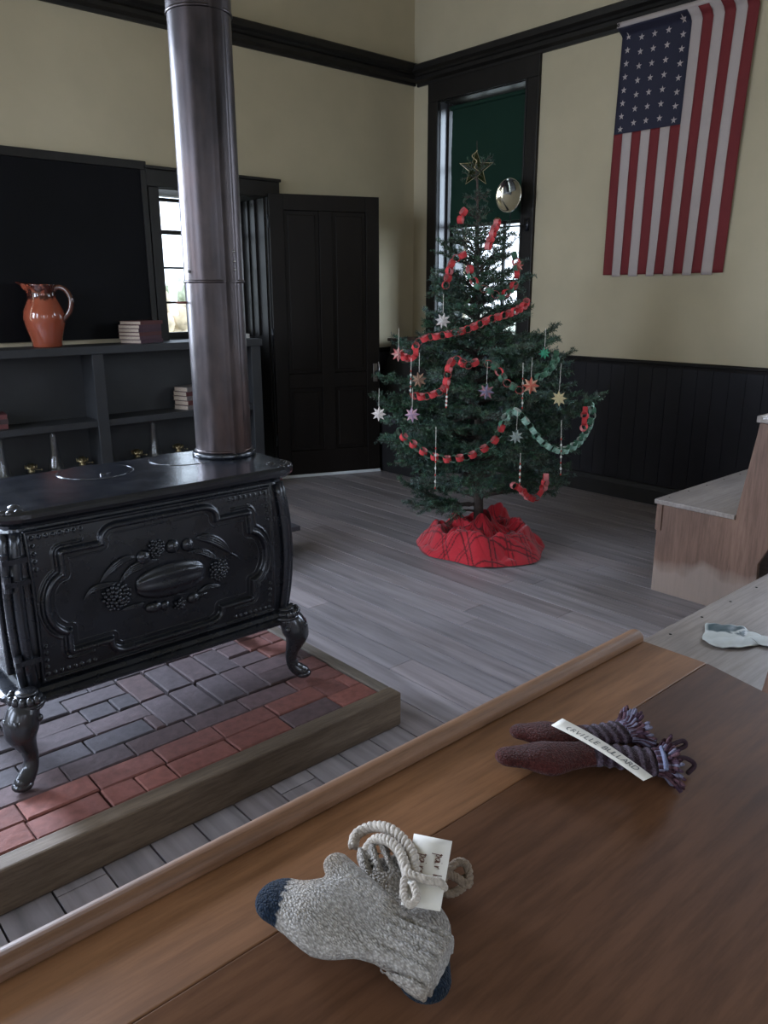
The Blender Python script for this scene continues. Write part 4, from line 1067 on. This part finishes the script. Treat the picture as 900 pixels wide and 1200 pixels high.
def needles(P, dens, ln, shade, spread=1.0, tipc=0):
    P = np.array([tuple(p) for p in P]); seg = P[1:]-P[:-1]; L_ = np.linalg.norm(seg, axis=1); tot = L_.sum(); n = max(4, int(tot*dens))
    u = rng.random(n)*tot; cs = np.concatenate([[0], np.cumsum(L_)]); i = np.clip(np.searchsorted(cs, u)-1, 0, len(L_)-1)
    f = (u-cs[i])/np.maximum(L_[i], 1e-9); base = P[i]+seg[i]*f[:, None]; t = seg[i]/np.maximum(L_[i], 1e-9)[:, None]
    v = rng.normal(size=(n, 3)); v[:, 2] += .35; v -= (v*t).sum(1)[:, None]*t; v /= np.linalg.norm(v, axis=1)[:, None]
    d = v*.85*spread+t*rng.uniform(.35, .8, n)[:, None]; d /= np.linalg.norm(d, axis=1)[:, None]
    w = np.cross(d, rng.normal(size=(n, 3))); w /= np.linalg.norm(w, axis=1)[:, None]
    l = ln*rng.uniform(.7, 1.15, n)[:, None]; wd = .0017
    q = np.stack([base-w*wd*.5, base+d*l*.5-w*wd, base+d*l, base+d*l*.5+w*wd], 1)
    NV.append(q.reshape(-1, 3))
    c = np.array(shade)[None]*rng.uniform(.65, 1.35, n)[:, None]; NC.append(np.repeat(c, 4, 0))
GREENS = [(.040, .078, .050), (.052, .096, .064), (.030, .062, .040), (.072, .115, .088)]
def branch(z0, az, Lb, elev, droop=.15, sparse=1.15, end=None, dens=720):
    A = axis_at(z0); out = Vector((math.cos(az), math.sin(az), 0))
    if end is None:
        P = [A]; n = 9
        for k in range(1, n+1):
            t = k/n; P.append(A+out*(Lb*t)+Vector((0, 0, Lb*(math.tan(elev)*t-droop*t*t)))+Vector(rng.normal(size=3))*.008*t)
    else:
        e = Vector(end); P = [A+(e-A)*(k/9)+Vector((0, 0, -droop*Lb*math.sin(PI*k/9)))+Vector(rng.normal(size=3))*.006 for k in range(10)]; out = (e-A).normalized(); Lb = (e-A).length
    tw.tube(P, list(np.linspace(.0075*min(1, Lb/.4)+.002, .0014, len(P))), 6)
    sh = random.choice(GREENS)
    needles(P[2:], dens*.8, .020, sh)
    ns = max(3, int(Lb/.042*sparse))
    for k in range(ns):
        t = .22+.76*(k+.5)/ns; i = min(int(t*9), 8); f = t*9-i; b0 = P[i]*(1-f)+P[i+1]*f; tt = (P[i+1]-P[i]).normalized()
        side = tt.cross(Vector((0, 0, 1))).normalized()*(1 if k % 2 else -1)
        l2 = (Lb*.42*(1-t)+.055)*random.uniform(.75, 1.2)
        d = (tt*.75+side*.75+Vector((0, 0, random.uniform(-.15, .25)))).normalized()
        Q = [b0+d*l2*s+Vector((0, 0, -.10*l2*s*s)) for s in (0, .33, .66, 1)]
        tw.tube(Q, [.0028, .0022, .0017, .0011], 4, cap=False); sh2 = tuple(x*random.uniform(.85, 1.25) for x in sh)
        needles(Q, dens, .0195, sh2)
        if l2 > .07:
            for m_ in range(max(2, int(l2/.035))):
                s2 = .3+.6*m_/max(1, int(l2/.035)); b1 = b0+d*l2*s2; sd = d.cross(Vector((0, 0, 1))).normalized()*(1 if m_ % 2 else -1)
                l3 = (l2*.40*(1-s2)+.028)*random.uniform(.8, 1.2); d3 = (d*.8+sd*.7+Vector((0, 0, random.uniform(-.1, .3)))).normalized()
                Q = [b1, b1+d3*l3*.5, b1+d3*l3]; needles(Q, dens, .018, tuple(x*random.uniform(.85, 1.35) for x in sh))
z = .30; wh = 0
while z < 1.96:
    R_ = rad(z+.10); n = 10 if z < 1.2 else (9 if z < 1.7 else 5)
    if z < .50: n = 7
    if z > 1.68: n = 4
    for k in range(n):
        az = wh*1.1+2*PI*k/n+random.uniform(-.22, .22); l = R_*random.uniform(.78, 1.04)
        el = math.radians(np.interp(z, [.2, .6, 1.2, 1.6, 1.95], [12, 18, 28, 40, 55]))
        if z < .36 and math.cos(az-math.atan2(-TC.y, -TC.x)) > .25: continue
        branch(z+random.uniform(-.02, .02), az, max(.05, l*(1 if z < 1.7 else .9)), el*random.uniform(.7, 1.2), droop=.18, dens=720 if z < 1.5 else (480 if z < 1.65 else 260))
    z += np.interp(z, [.2, 1.2, 1.7, 1.9], [.088, .085, .085, .11]); wh += 1
def tp(px, py, f=0.0):
    """point in the vertical plane through the trunk facing the viewer, moved f metres toward the viewer"""
    toC = Vector((-TC.x, -TC.y, 0)).normalized(); ap = TC+toC*f; d = ray(px, py); return CAM+d*((ap-CAM).dot(toC)/d.dot(toC))
for z0, e, f in ((.55, (438, 462), .05), (.62, (447, 472), .15), (.55, (702, 463), .10), (.95, (652, 384), .10), (.88, (668, 412), .0), (.50, (690, 474), .15), (.90, (464, 392), .15), (.40, (472, 520), .2), (.26, (478, 590), .25), (.24, (472, 565), .1),
                 (.32, (655, 560), .1), (.42, (668, 545), .05), (1.0, (640, 400), .2), (.92, (470, 402), .0), (.75, (445, 490), .0), (.22, (500, 588), .1), (.70, (650, 440), .1), (1.35, (505, 320), .05), (1.40, (612, 330), 0)):
    branch(z0, 0, .4, .2, droop=.06, end=tp(*e, f))
branch(1.66, 0, .2, .3, droop=.02, end=tp(545, 268, 0), dens=300); branch(1.62, 0, .2, .3, droop=.02, end=tp(604, 272, 0), dens=300)
tr = thing('christmas_tree', (TC.x, TC.y, 0), 'decorated fir Christmas tree standing on the floor in front of the tall window', 'christmas tree')
tm = MB(); tm.tube(trunkP, list(np.linspace(.030, .004, 22)), 12); tm.build('trunk', M_bark, tr, smooth=True)
tw.build('twigs', M_bark, tr, smooth=True)
V = np.vstack(NV); n = len(V)//4
me = bpy.data.meshes.new('foliage'); off = np.array(tr.location)
me.vertices.add(len(V)); me.vertices.foreach_set('co', (V-off).ravel())
me.loops.add(len(V)); me.loops.foreach_set('vertex_index', np.arange(len(V), dtype=np.int32))
me.polygons.add(n); me.polygons.foreach_set('loop_start', np.arange(0, len(V), 4, dtype=np.int32)); me.polygons.foreach_set('loop_total', np.full(n, 4, dtype=np.int32))
me.update(calc_edges=True)
ca = me.color_attributes.new('col', 'FLOAT_COLOR', 'POINT'); cc = np.ones((len(V), 4)); cc[:, :3] = np.vstack(NC); ca.data.foreach_set('color', cc.ravel())
me.materials.append(M_needles); fo = bpy.data.objects.new('foliage', me); COL.objects.link(fo); fo.parent = tr
print('NEEDLES', n)

# red plaid cloth around the foot of the tree
def skirt():
    R_ = .365; n = 460; m = 130; V = []; C = []; cx, cy = TC.x+.01, TC.y-.02
    r = np.random.default_rng(12); fold = [(r.integers(4, 15), r.random()*6.3, r.uniform(.3, 1)) for _ in range(9)]
    for j in range(m+1):
        s = j/m
        for i in range(n):
            a = 2*PI*i/n; wob = sum(am*math.sin(k*a+ph+3.2*s*math.sin(k)) for k, ph, am in fold)/5
            Ro = R_*(1+.05*math.sin(3*a+1)+.03*math.sin(7*a)); rr = .045+(Ro-.045)*s+.010*wob*math.sin(PI*s)
            prof = .175*max(0, 1-(s/.34))**1.1 + .105*math.exp(-((s-.62)/.24)**2) + .035*math.exp(-((s-.35)/.2)**2)
            z = prof*(1+.16*math.sin(2*a+.6)) + .062*wob*math.sin(PI*min(1, s*1.02))*(.4+s) + (.020*abs(math.sin(2.5*a+6*s+2*wob))**.6+.014*abs(math.sin(5.5*a-9*s+3*wob))**.6-.016)*math.sin(PI*min(1, s*1.0))**.6 + (.016*abs(math.sin(4.5*a+8*s+4*wob))**.5+.011*abs(math.sin(7*a-11*s+3*math.sin(3*a)))**.5-.014)*math.sin(PI*min(1, s))**.5 + .012*math.sin(s*17+4*math.sin(2*a)+2*wob)*math.sin(PI*s)
            edge = 1-max(0, (s-.93)/.07)**2
            z = max(.003, z*edge+.006); 
            V.append((cx+rr*math.cos(a), cy+rr*math.sin(a), z))
            u, w = rr*math.cos(a+.5)+.05*wob, rr*math.sin(a+.5)+.04*math.sin(3*a)
            base = np.array((.44, .011, .022)); ln_ = 0
            for q in (u, w):
                for off_ in (0, .022):
                    ln_ = max(ln_, 1 if abs(((q+off_) % .105)-.0525) < .0034 else 0)
            C.append(base*(.28 if ln_ else 1)*(1+.1*wob))
    F = [(j*n+i, j*n+(i+1) % n, (j+1)*n+(i+1) % n, (j+1)*n+i) for j in range(m) for i in range(n)]
    o = mk('tree_skirt', V, F, attr('red_plaid_cloth', .75, .25, .15, 90, .15, sheen=.3), col=np.clip(C, 0, 1), smooth=True, origin=(cx, cy, 0))
    tag(o, 'bunched red plaid cloth wrapped around the foot of the Christmas tree', 'tree skirt')
skirt()
# the stand hidden in the cloth keeps the trunk upright
mb = MB(); mb.lathe([(.0, .001), (.04, .001), (.04, .10), (.0, .10)], 16, tuple(TC)); mb.build('stand', M_iron, tr)

# paper chains
RED = (.47, .045, .05); GRN = (.055, .13, .085); WHT = (.52, .55, .50); MNT = (.30, .48, .40); PNK = (.50, .16, .16)
def linkmesh(c, c2):
    n = 20; r, w = .0205, .0125; V = []; C = []
    for rr, col in ((r, c), (r-.0012, c2)):
        for s in (-1, 1):
            for k in range(n): a = 2*PI*k/n; V.append((rr*math.cos(a), rr*.86*math.sin(a), s*w)); C.append(col)
    F = []
    for k in range(n):
        q = (k+1) % n; F += [(k, q, n+q, n+k), (2*n+q, 2*n+k, 3*n+k, 3*n+q), (q, k, 2*n+k, 2*n+q), (n+k, n+q, 3*n+q, 3*n+k)]
    o = mk('link', V, F, M_chain, None, local=True, col=C); me = o.data; bpy.data.objects.remove(o); return me
M_chain = attr('construction_paper', .8, .2, .08, 60, 0)
LM_ = {k: linkmesh(*v) for k, v in dict(r=(RED, PNK), g=(GRN, (.16, .25, .19)), w=(MNT, WHT), p=(PNK, RED)).items()}
def garland(pxs, pat, lab, out=.03):
    P = spline([tree_pt(a, c, out) for a, c in pxs], 12); cs = [0]
    for a, c in zip(P, P[1:]): cs.append(cs[-1]+(c-a).length)
    n = max(2, int(cs[-1]/.0315)); mid = P[len(P)//2]
    t = thing('paper_chain', tuple(mid), lab, 'paper chain', 'paper chain garlands on the tree')
    for i in range(n):
        s = cs[-1]*(i+.5)/n; j = max(k for k in range(len(cs)) if cs[k] <= s); j = min(j, len(P)-2); f = (s-cs[j])/max(1e-6, cs[j+1]-cs[j])
        p = P[j]*(1-f)+P[j+1]*f; d = (P[j+1]-P[j]).normalized()
        o = bpy.data.objects.new('link', LM_[pat[i % len(pat)]]); COL.objects.link(o); o.parent = t; o.location = p-Vector(mid)
        # ring plane contains the chain direction; alternate links turn a quarter
        x_ = d; up = Vector((0, 0, 1)); z_ = x_.cross(up).normalized() if i % 2 == 0 else up - x_*up.dot(x_); z_ = z_.normalized()
        if i % 2: z_ = (z_+.35*x_.cross(z_)).normalized()
        y_ = z_.cross(x_).normalized(); z_ = x_.cross(y_)
        o.rotation_euler = Matrix((x_, y_, z_)).transposed().to_euler()
    return t
garland([(468, 502), (474, 513), (485, 521), (496, 529), (508, 535), (522, 538), (536, 537), (551, 534), (565, 527), (576, 520), (583, 511), (589, 498)], 'gr', 'red paper chain swagged low across the left front of the tree')
garland([(588, 500), (594, 488), (603, 482), (611, 488), (622, 501), (632, 515), (646, 525), (660, 528), (675, 521), (685, 509), (692, 495), (694, 480), (688, 470)], 'gw', 'green and white paper chain swagged across the right front of the tree')
garland([(484, 463), (495, 465), (508, 462), (520, 456), (524, 443), (527, 428), (535, 421), (547, 428), (560, 423)], 'rp' if False else 'rr', 'red paper chain looping at the middle left of the tree')
garland([(568, 426), (578, 428), (586, 437), (592, 447), (603, 454), (612, 459)], 'rg', 'short red and green chain at the centre of the tree, beside the straw star')
garland([(468, 416), (480, 420), (487, 415), (488, 403), (500, 396), (513, 394), (527, 391), (541, 388), (557, 382), (575, 374), (595, 368), (612, 360), (618, 352)], 'rr', 'long red paper chain across the tree at window sill height')
garland([(521, 338), (525, 325), (528, 312), (533, 304), (546, 297)], 'rr', 'red paper chain at the upper left of the tree against the window')
garland([(550, 312), (552, 322), (558, 333), (566, 338), (574, 341), (586, 347), (596, 341), (604, 331), (606, 315), (602, 296)], 'rg', 'dark red and green chain at the upper right of the tree against the window')
garland([(539, 262), (541, 253), (546, 244)], 'rr', 'three red links near the left of the tree top')
garland([(584, 258), (579, 270), (575, 280), (571, 292)], 'pr', 'few pink and red links right below the tree top')
garland([(600, 568), (611, 574), (618, 582), (627, 584), (633, 578), (638, 569), (640, 556)], 'pr', 'small pink and red chain hanging low at the right of the tree')
garland([(652, 412), (650, 424), (640, 437), (629, 443)], 'gg', 'dark green paper chain on the right shoulder of the tree')
garland([(686, 478), (685, 490), (684, 504)], 'rr', 'red links hanging at the right tip of the tree')

# folded paper stars
def starmesh(n, ro, ri, th_, name='star'):
    V = [(0, -th_, 0), (0, th_, 0)]; F = []
    for k in range(2*n):
        a = PI*k/n+PI/2; r = ro if k % 2 == 0 else ri; V.append((r*math.cos(a), 0, r*math.sin(a)))
    m = 2*n
    for k in range(m): F += [(0, 2+k, 2+(k+1) % m), (1, 2+(k+1) % m, 2+k)]
    return V, F
def star(px, py, c, c2, lab, r=.040, out=.05, strl=.09, n=8):
    p = tree_pt(px, py, out); t = thing('star_ornament', tuple(p), lab, 'ornament', 'folded paper stars hanging on the tree')
    V, F = starmesh(n, r, r*.52, .009); a = math.atan2(-p.y, -p.x)+PI/2+random.uniform(-.3, .3)
    Rm = Matrix.Rotation(a, 3, 'Z') @ Matrix.Rotation(random.uniform(-.2, .2), 3, 'Y')
    C = [c2, c2]+[c if (k//2) % 2 else c2 for k in range(2*n)]
    mk('star_body', [tuple(Rm @ Vector(v)+p) for v in V], F, M_chain, t, col=C)
    MB().tube([p+Vector((0, 0, r*.9)), p+Vector((.002, 0, r+strl))], .0011, 5).build('thread', M_string, t)
star(444, 485, (.62, .56, .52), (.55, .48, .45), 'pinkish white folded star hanging at the far left tip of the tree', out=.04)
star(655, 467, (.58, .48, .28), (.50, .42, .24), 'pale yellow folded star hanging alone at the right of the tree', out=.06, strl=.13)
star(622, 452, (.58, .38, .26), (.42, .10, .07), 'tan and red folded star right of the tree centre', r=.044, out=.07)
star(570, 459, (.33, .13, .14), (.16, .15, .22), 'dark red and blue folded star at the tree centre', out=.07, strl=.10)
star(483, 486, (.45, .27, .30), (.30, .20, .28), 'pink and purple folded star at the left, above the low red chain', out=.05)
star(491, 445, (.28, .17, .11), (.18, .11, .08), 'brown folded star at the upper left below the red chain', out=.05)
star(519, 376, (.55, .50, .48), (.45, .42, .40), 'white folded star high on the left against the window', out=.05)
star(605, 512, (.32, .36, .33), (.25, .30, .28), 'grey white folded star beneath the green and white chain', r=.036, out=.05)
star(467, 415, (.45, .09, .09), (.52, .30, .28), 'red folded star at the left shoulder of the tree', out=.04)
star(638, 414, (.04, .22, .13), (.06, .30, .18), 'shiny green folded star on the right shoulder of the tree', r=.030, out=.05)
star(607, 312, (.50, .22, .18), (.42, .12, .10), 'small red folded star high on the right against the window', r=.030, out=.04)
# beaded icicles
def icicle(px, y0, y1, lab, out=.06):
    a = tree_pt(px, y0, out); d = ray(px-1, y1); t = (Vector((a.x, a.y, 0)).length)/Vector((d.x, d.y, 0)).length; b2 = CAM+d*t
    th_ = thing('beaded_icicle', tuple(a), lab, 'ornament', 'beaded icicles hanging on the tree')
    MB().tube([a, b2], .0012, 5).build('thread', M_string, th_); mb = MB(); n = 7
    for i in range(n):
        p = a*(1-(.35+.65*i/(n-1)))+b2*(.35+.65*i/(n-1)); mb.ball(p, .0052 if i % 2 else .0038, 8, 6, sc3=(1, 1, 1.5), c=(.6, .6, .55) if i % 2 else (.4, .06, .05))
    mb.build('bead_string', M_chain, th_, smooth=True, usecol=True)
icicle(613, 425, 478, 'beaded icicle hanging beside the tan and red star')
icicle(658, 492, 556, 'beaded icicle hanging across the green and white chain at the right')
icicle(610, 531, 567, 'beaded icicle hanging at lower right above the small pink chain')
icicle(511, 500, 572, 'beaded icicle hanging at the lower left across the red chain')
icicle(482, 420, 462, 'beaded icicle hanging at the upper left shoulder of the tree')
icicle(524, 455, 477, 'short beaded icicle just under the middle left red loop')
# star on top
p = tp(558, 198); t = thing('tree_topper', tuple(p), 'thin gold wire and glass star on the top of the tree', 'tree topper')
V, F = starmesh(5, .088, .036, .012); a = math.atan2(-p.y, -p.x)+PI/2
mt = glassmat('thin_amber_glass', (.80, .72, .50))
mk('star_body', [tuple(Matrix.Rotation(a, 3, 'Z') @ Vector(v)+p) for v in V], F, mt, t)
mb = MB(); Pq = [Matrix.Rotation(a, 3, 'Z') @ Vector(v)+p for v in V[2:]]; mb.tube(Pq, .0018, 6, closed=True)
S = [p+Matrix.Rotation(a, 3, 'Z') @ Vector((-.010+.012*math.cos(k*.9)+.0022*k*(k > 8)*.6, -.012, .085-.0075*k)) for k in range(18)]
mb.tube(spline(S, 3), .0022, 6); mb.build('gold_wire', M_brass, t, smooth=True)
# leader spike above the star
tm = MB(); tm.tube([axis_at(1.95), tp(559, 215), tp(559, 165)], [.004, .003, .0015], 6); o = tm.build('leader', M_bark, tr, smooth=True)
NV.clear()

# ------------------------------------------------------------------ wall lamp reflector beside the window
pc = onx(597, 229, 4.69)
wl = thing('wall_lamp', (WB-.03, 3.86, 1.90), 'silver round reflector lamp on a bracket fixed to the tall window casing', 'lamp')
Mr = Matrix.Translation(pc) @ Matrix.Rotation(-PI/2, 4, 'Y')
MB().lathe([(0, -.010), (.03, -.009), (.07, -.003), (.10, .006), (.112, .012), (.116, .012), (.116, .008), (.10, -.001), (.07, -.008), (.03, -.014), (0, -.015)], 48, (0, 0, 0), Mr).build('reflector', M_silver, wl, smooth=True)
mb = MB(); mb.box((WB-.040, 3.845, 1.84), (WB-.028, 3.885, 1.93)); py_ = pc.y
mb.tube(spline([(WB-.035, 3.865, 1.885), (WB-.09, 3.88, 1.875), (4.70, 3.93, 1.87), (4.64, py_+.02, 1.86)]), .006, 8)
mb.tube([(pc.x+.018, pc.y, 1.87), (pc.x+.018, pc.y, pc.z)], .004, 8)
mb.tube([(4.60+.045*math.cos(k*PI/8), py_+.03+.045*math.sin(k*PI/8), 1.86) for k in range(16)], .0045, 8, closed=True)
mb.build('bracket', M_iron, wl, smooth=True)
MB().lathe([(0, 1.80), (.03, 1.802), (.045, 1.83), (.045, 1.87), (.028, 1.885), (.014, 1.89), (.014, 1.90), (.026, 1.905), (.022, 1.92), (0, 1.925)], 24, (4.60, py_+.03, 0)).build('font', M_font, wl, smooth=True)
MB().lathe([(.014, 1.888), (.018, 1.892), (.018, 1.90), (.028, 1.905), (.028, 1.912), (.012, 1.93), (.0, 1.93)], 20, (4.60, py_+.03, 0)).build('burner', M_brass, wl, smooth=True)

# ------------------------------------------------------------------ flag
fy0, fy1, fz0, fz1 = 3.172, 2.305, 1.510, 2.995    # left edge y, right edge y, bottom, top (header above)
FW, FH = fy0-fy1, fz1-fz0
flg = thing('flag', (WB-.03, (fy0+fy1)/2, fz0), 'American flag with white stars hung vertically on the cream wall', 'flag')
def fx(u, v):   # soft drape, u across, v down
    return WB-.022-.010*math.sin(u*8+v*2.2)*v**.7-.006*math.sin(u*21+v*3)*v - .07*max(0, .03-v)
def fpt(u, v, off=0): 
    sh = .016*math.sin(v*5)*v*.5
    yy = fy0-FW*u*(1-.07*v)+ (.022*v if u < .5 else .022*v*(1-u)) + sh*.4
    zz = fz1-FH*v+(-.0)*u
    return (fx(u, v)-off-(.075 if zz > 2.96 else 0)*min(1, (zz-2.96)/.04 if zz > 2.96 else 0), yy, zz)
M_red = plain('flag_red', (.15, .012, .016), .8, var=.06); M_wht = plain('flag_white', (.42, .36, .35), .8, var=.04); M_navy = plain('flag_navy', (.014, .014, .035), .8, var=.08)
def cloth(u0, u1, v0, v1, mat, name, off=0, nu_=8, nv_=60):
    V = []; F = []
    for j in range(nv_+1):
        for i in range(nu_+1): V.append(fpt(u0+(u1-u0)*i/nu_, v0+(v1-v0)*j/nv_, off))
    for j in range(nv_):
        for i in range(nu_): a = j*(nu_+1)+i; F.append((a, a+1, a+nu_+2, a+nu_+1))
    o = mk(name, V, F, mat, flg, smooth=True); m = o.modifiers.new('s', 'SOLIDIFY'); m.thickness = .0012; m.offset = 0; return o
VC = .405; UC = 7/13
for k in range(13):
    cloth(k/13, (k+1)/13, VC if k < 7 else .0, 1-(.006 if k % 2 == 0 else -.002), M_red if k % 2 == 0 else M_wht, 'red_stripe' if k % 2 == 0 else 'white_stripe', nu_=5)
cloth(0, UC, 0, VC, M_navy, 'canton', nu_=16)
mb = MB()
rows = [(0.10, 8, .070, .955), (.30, 7, .105, .91), (.49, 7, .105, .91), (.69, 7, .105, .91), (.90, 8, .050, .95)]
for uc, n, a, b2 in rows:
    for k in range(n):
        v = VC*(a+(b2-a)*k/(n-1)); u = UC*uc; rr = .021; P = []
        for q in range(10):
            an = PI*q/5; r = rr if q % 2 == 0 else rr*.40
            P.append(fpt(u+r*math.sin(an)/FW, v-r*math.cos(an)/FH, .0016))
        c = fpt(u, v, .0016); mb.add([c]+P, [(0, 1+q, 1+(q+1) % 10) for q in range(10)])
mb.build('star_field', M_wht, flg)
V = []; F = []
for i in range(31):
    u = i/30; a = fpt(u, 0, .001); V += [a, (a[0]-.0, a[1], a[2]+.030)]
for i in range(30): F.append((2*i, 2*i+2, 2*i+3, 2*i+1))
o = mk('header_band', V, F, M_wht, flg, smooth=True); m = o.modifiers.new('s', 'SOLIDIFY'); m.thickness = .002; m.offset = 0
mb = MB()
for u in (.015, .985):
    c = fpt(u, 0, .004); mb.tube([(c[0]-.004, c[1]+.007*math.cos(k*PI/6), c[2]+.014+.007*math.sin(k*PI/6)) for k in range(12)], .0028, 6, closed=True)
mb.build('grommet', M_iron, flg, smooth=True)

# ------------------------------------------------------------------ outdoors
gm, nt, p_ = newmat('autumn_lawn'); L(nt, ramp(nt, noise(nt, .8, 6, coord='World'), [(.3, (.34, .38, .28)), (.55, (.46, .46, .36)), (.7, (.42, .36, .26))]), p_.inputs['Base Color']); p_.inputs['Roughness'].default_value = .9
tag(MB().box((-60, -60, -.60), (80, 80, -.45)).build('ground', gm), kind='structure')
tag(MB().box((-20, 8.5, -.45), (30, 10.2, -.43)).build('path', plain('pale_gravel', (.65, .64, .62), .9, coord='World', nscale=30)), kind='structure')
tag(MB().box((13.0, -30, -.45), (15.0, 30, -.43)).build('path', bpy.data.materials['pale_gravel']), kind='structure')
def blob(name, c, s, col, lab, cat, seed, trunk=True):
    t = thing(name, (c[0], c[1], -.45), lab, cat); r = np.random.default_rng(seed); mb = MB()
    for k in range(26):
        d = r.normal(size=3); d /= np.linalg.norm(d); q = Vector(c)+Vector((d[0]*s[0], d[1]*s[1], d[2]*s[2]))*r.uniform(.3, .9)
        mb.ball(q, r.uniform(.25, .42)*min(s), 8, 6)
    mt_ = plain('leaves_'+str(seed), col, .9, var=.5, nscale=3, bmp=.8, bscale=6)
    mb.build('crown', mt_, t, smooth=True)
    if trunk: MB().tube([(c[0], c[1], -.45), (c[0], c[1], c[2])], [.18, .1], 10).build('trunk', M_bark, t, smooth=True)
blob('tree', (12.5, 26, .3), (1.8, 1.5, 1.1), (.46, .36, .24), 'orange autumn tree seen through the left window', 'tree', 1)
blob('tree', (17.5, 34, 1.2), (4, 3, 1.6), (.40, .42, .30), 'pale green tree far behind the left window', 'tree', 2)
for k in range(7):
    blob('flower_bush', (4.2+k*.95, 12.0, -.1), (.5, .4, .42), (.36, .16, .30), 'pinkish purple shrub in a row beyond the path, seen through the left window', 'shrub', 20+k, False)
for o in list(sc.objects):
    if o.name.startswith('flower_bush'): o['group'] = 'purple shrubs in a row outside'

# ------------------------------------------------------------------ light
w = bpy.data.worlds.new('world'); sc.world = w; w.use_nodes = True; nt = w.node_tree; bg = nt.nodes['Background']
tc = nt.nodes.new('ShaderNodeTexCoord'); sx = nt.nodes.new('ShaderNodeSeparateXYZ'); L(nt, tc.outputs['Generated'], sx.inputs[0])
L(nt, ramp(nt, sx.outputs[2], [(0.0, (.80, .88, .97)), (.5, (.72, .84, 1.0))]), bg.inputs[0]); bg.inputs[1].default_value = 3.2
def area(name, loc, rot, sx_, sy_, e, c):
    l = bpy.data.lights.new(name, 'AREA'); l.shape = 'RECTANGLE'; l.size = sx_; l.size_y = sy_; l.energy = e; l.color = c
    o = bpy.data.objects.new(name, l); COL.objects.link(o); o.location = loc; o.rotation_euler = rot; return o
SKY = (.68, .80, 1.0); zc = (BZ0+BZ1)/2; hh = BZ1-BZ0
def skylight(name, x, y, wd, nrm, e, tilt=28, c=SKY, spread=140):
    """overcast sky seen through one opening: shines inward and down"""
    d = Vector((nrm[0], nrm[1], 0)); dn = (d*math.cos(math.radians(tilt))+Vector((0, 0, -math.sin(math.radians(tilt))))).normalized()
    o = area(name, (x, y, zc+.1), (0, 0, 0), wd, hh, e, c); xa = Vector((0, 0, 1)).cross(-dn).normalized(); ya = (-dn).cross(xa)
    o.rotation_euler = Matrix((xa, ya, -dn)).transposed().to_euler(); o.data.spread = math.radians(spread)
# daylight entering through the openings of the room
for i, (a, c) in enumerate(BW): skylight('daylight_right', WB+.62, (a+c)/2, c-a, (-1, 0), (45, 25)[i])
for i, (a, c) in enumerate(FWN): skylight('daylight_front', XN-.62, (a+c)/2, c-a, (1, 0), (70, 50, 20)[i])
for i, (a, c) in enumerate(AW): skylight('daylight_left', (a+c)/2, WA+.72, c-a, (0, -1), (320, 60)[i])
for i, (a, c) in enumerate(((-2.2, -1.3), (.2, 1.1))): skylight('daylight_back', (a+c)/2, YN-.62, c-a, (0, 1), 25)
sl = bpy.data.lights.new('sky_glow', 'SUN'); sl.energy = 4.0; sl.angle = math.radians(35); sl.color = (.74, .87, 1.0)  # wide sun lamp added as sky glow, to brighten the wall beside the door
so_ = bpy.data.objects.new('sky_glow', sl); COL.objects.link(so_); so_.rotation_euler = Vector((-.60, .78, -.16)).to_track_quat('-Z', 'Y').to_euler(); so_.location = (20, -15, 12)
sc.view_settings.view_transform = 'Standard'; sc.view_settings.look = 'None'; sc.view_settings.gamma = 1; sc.view_settings.use_curve_mapping = False; sc.view_settings.exposure = .22
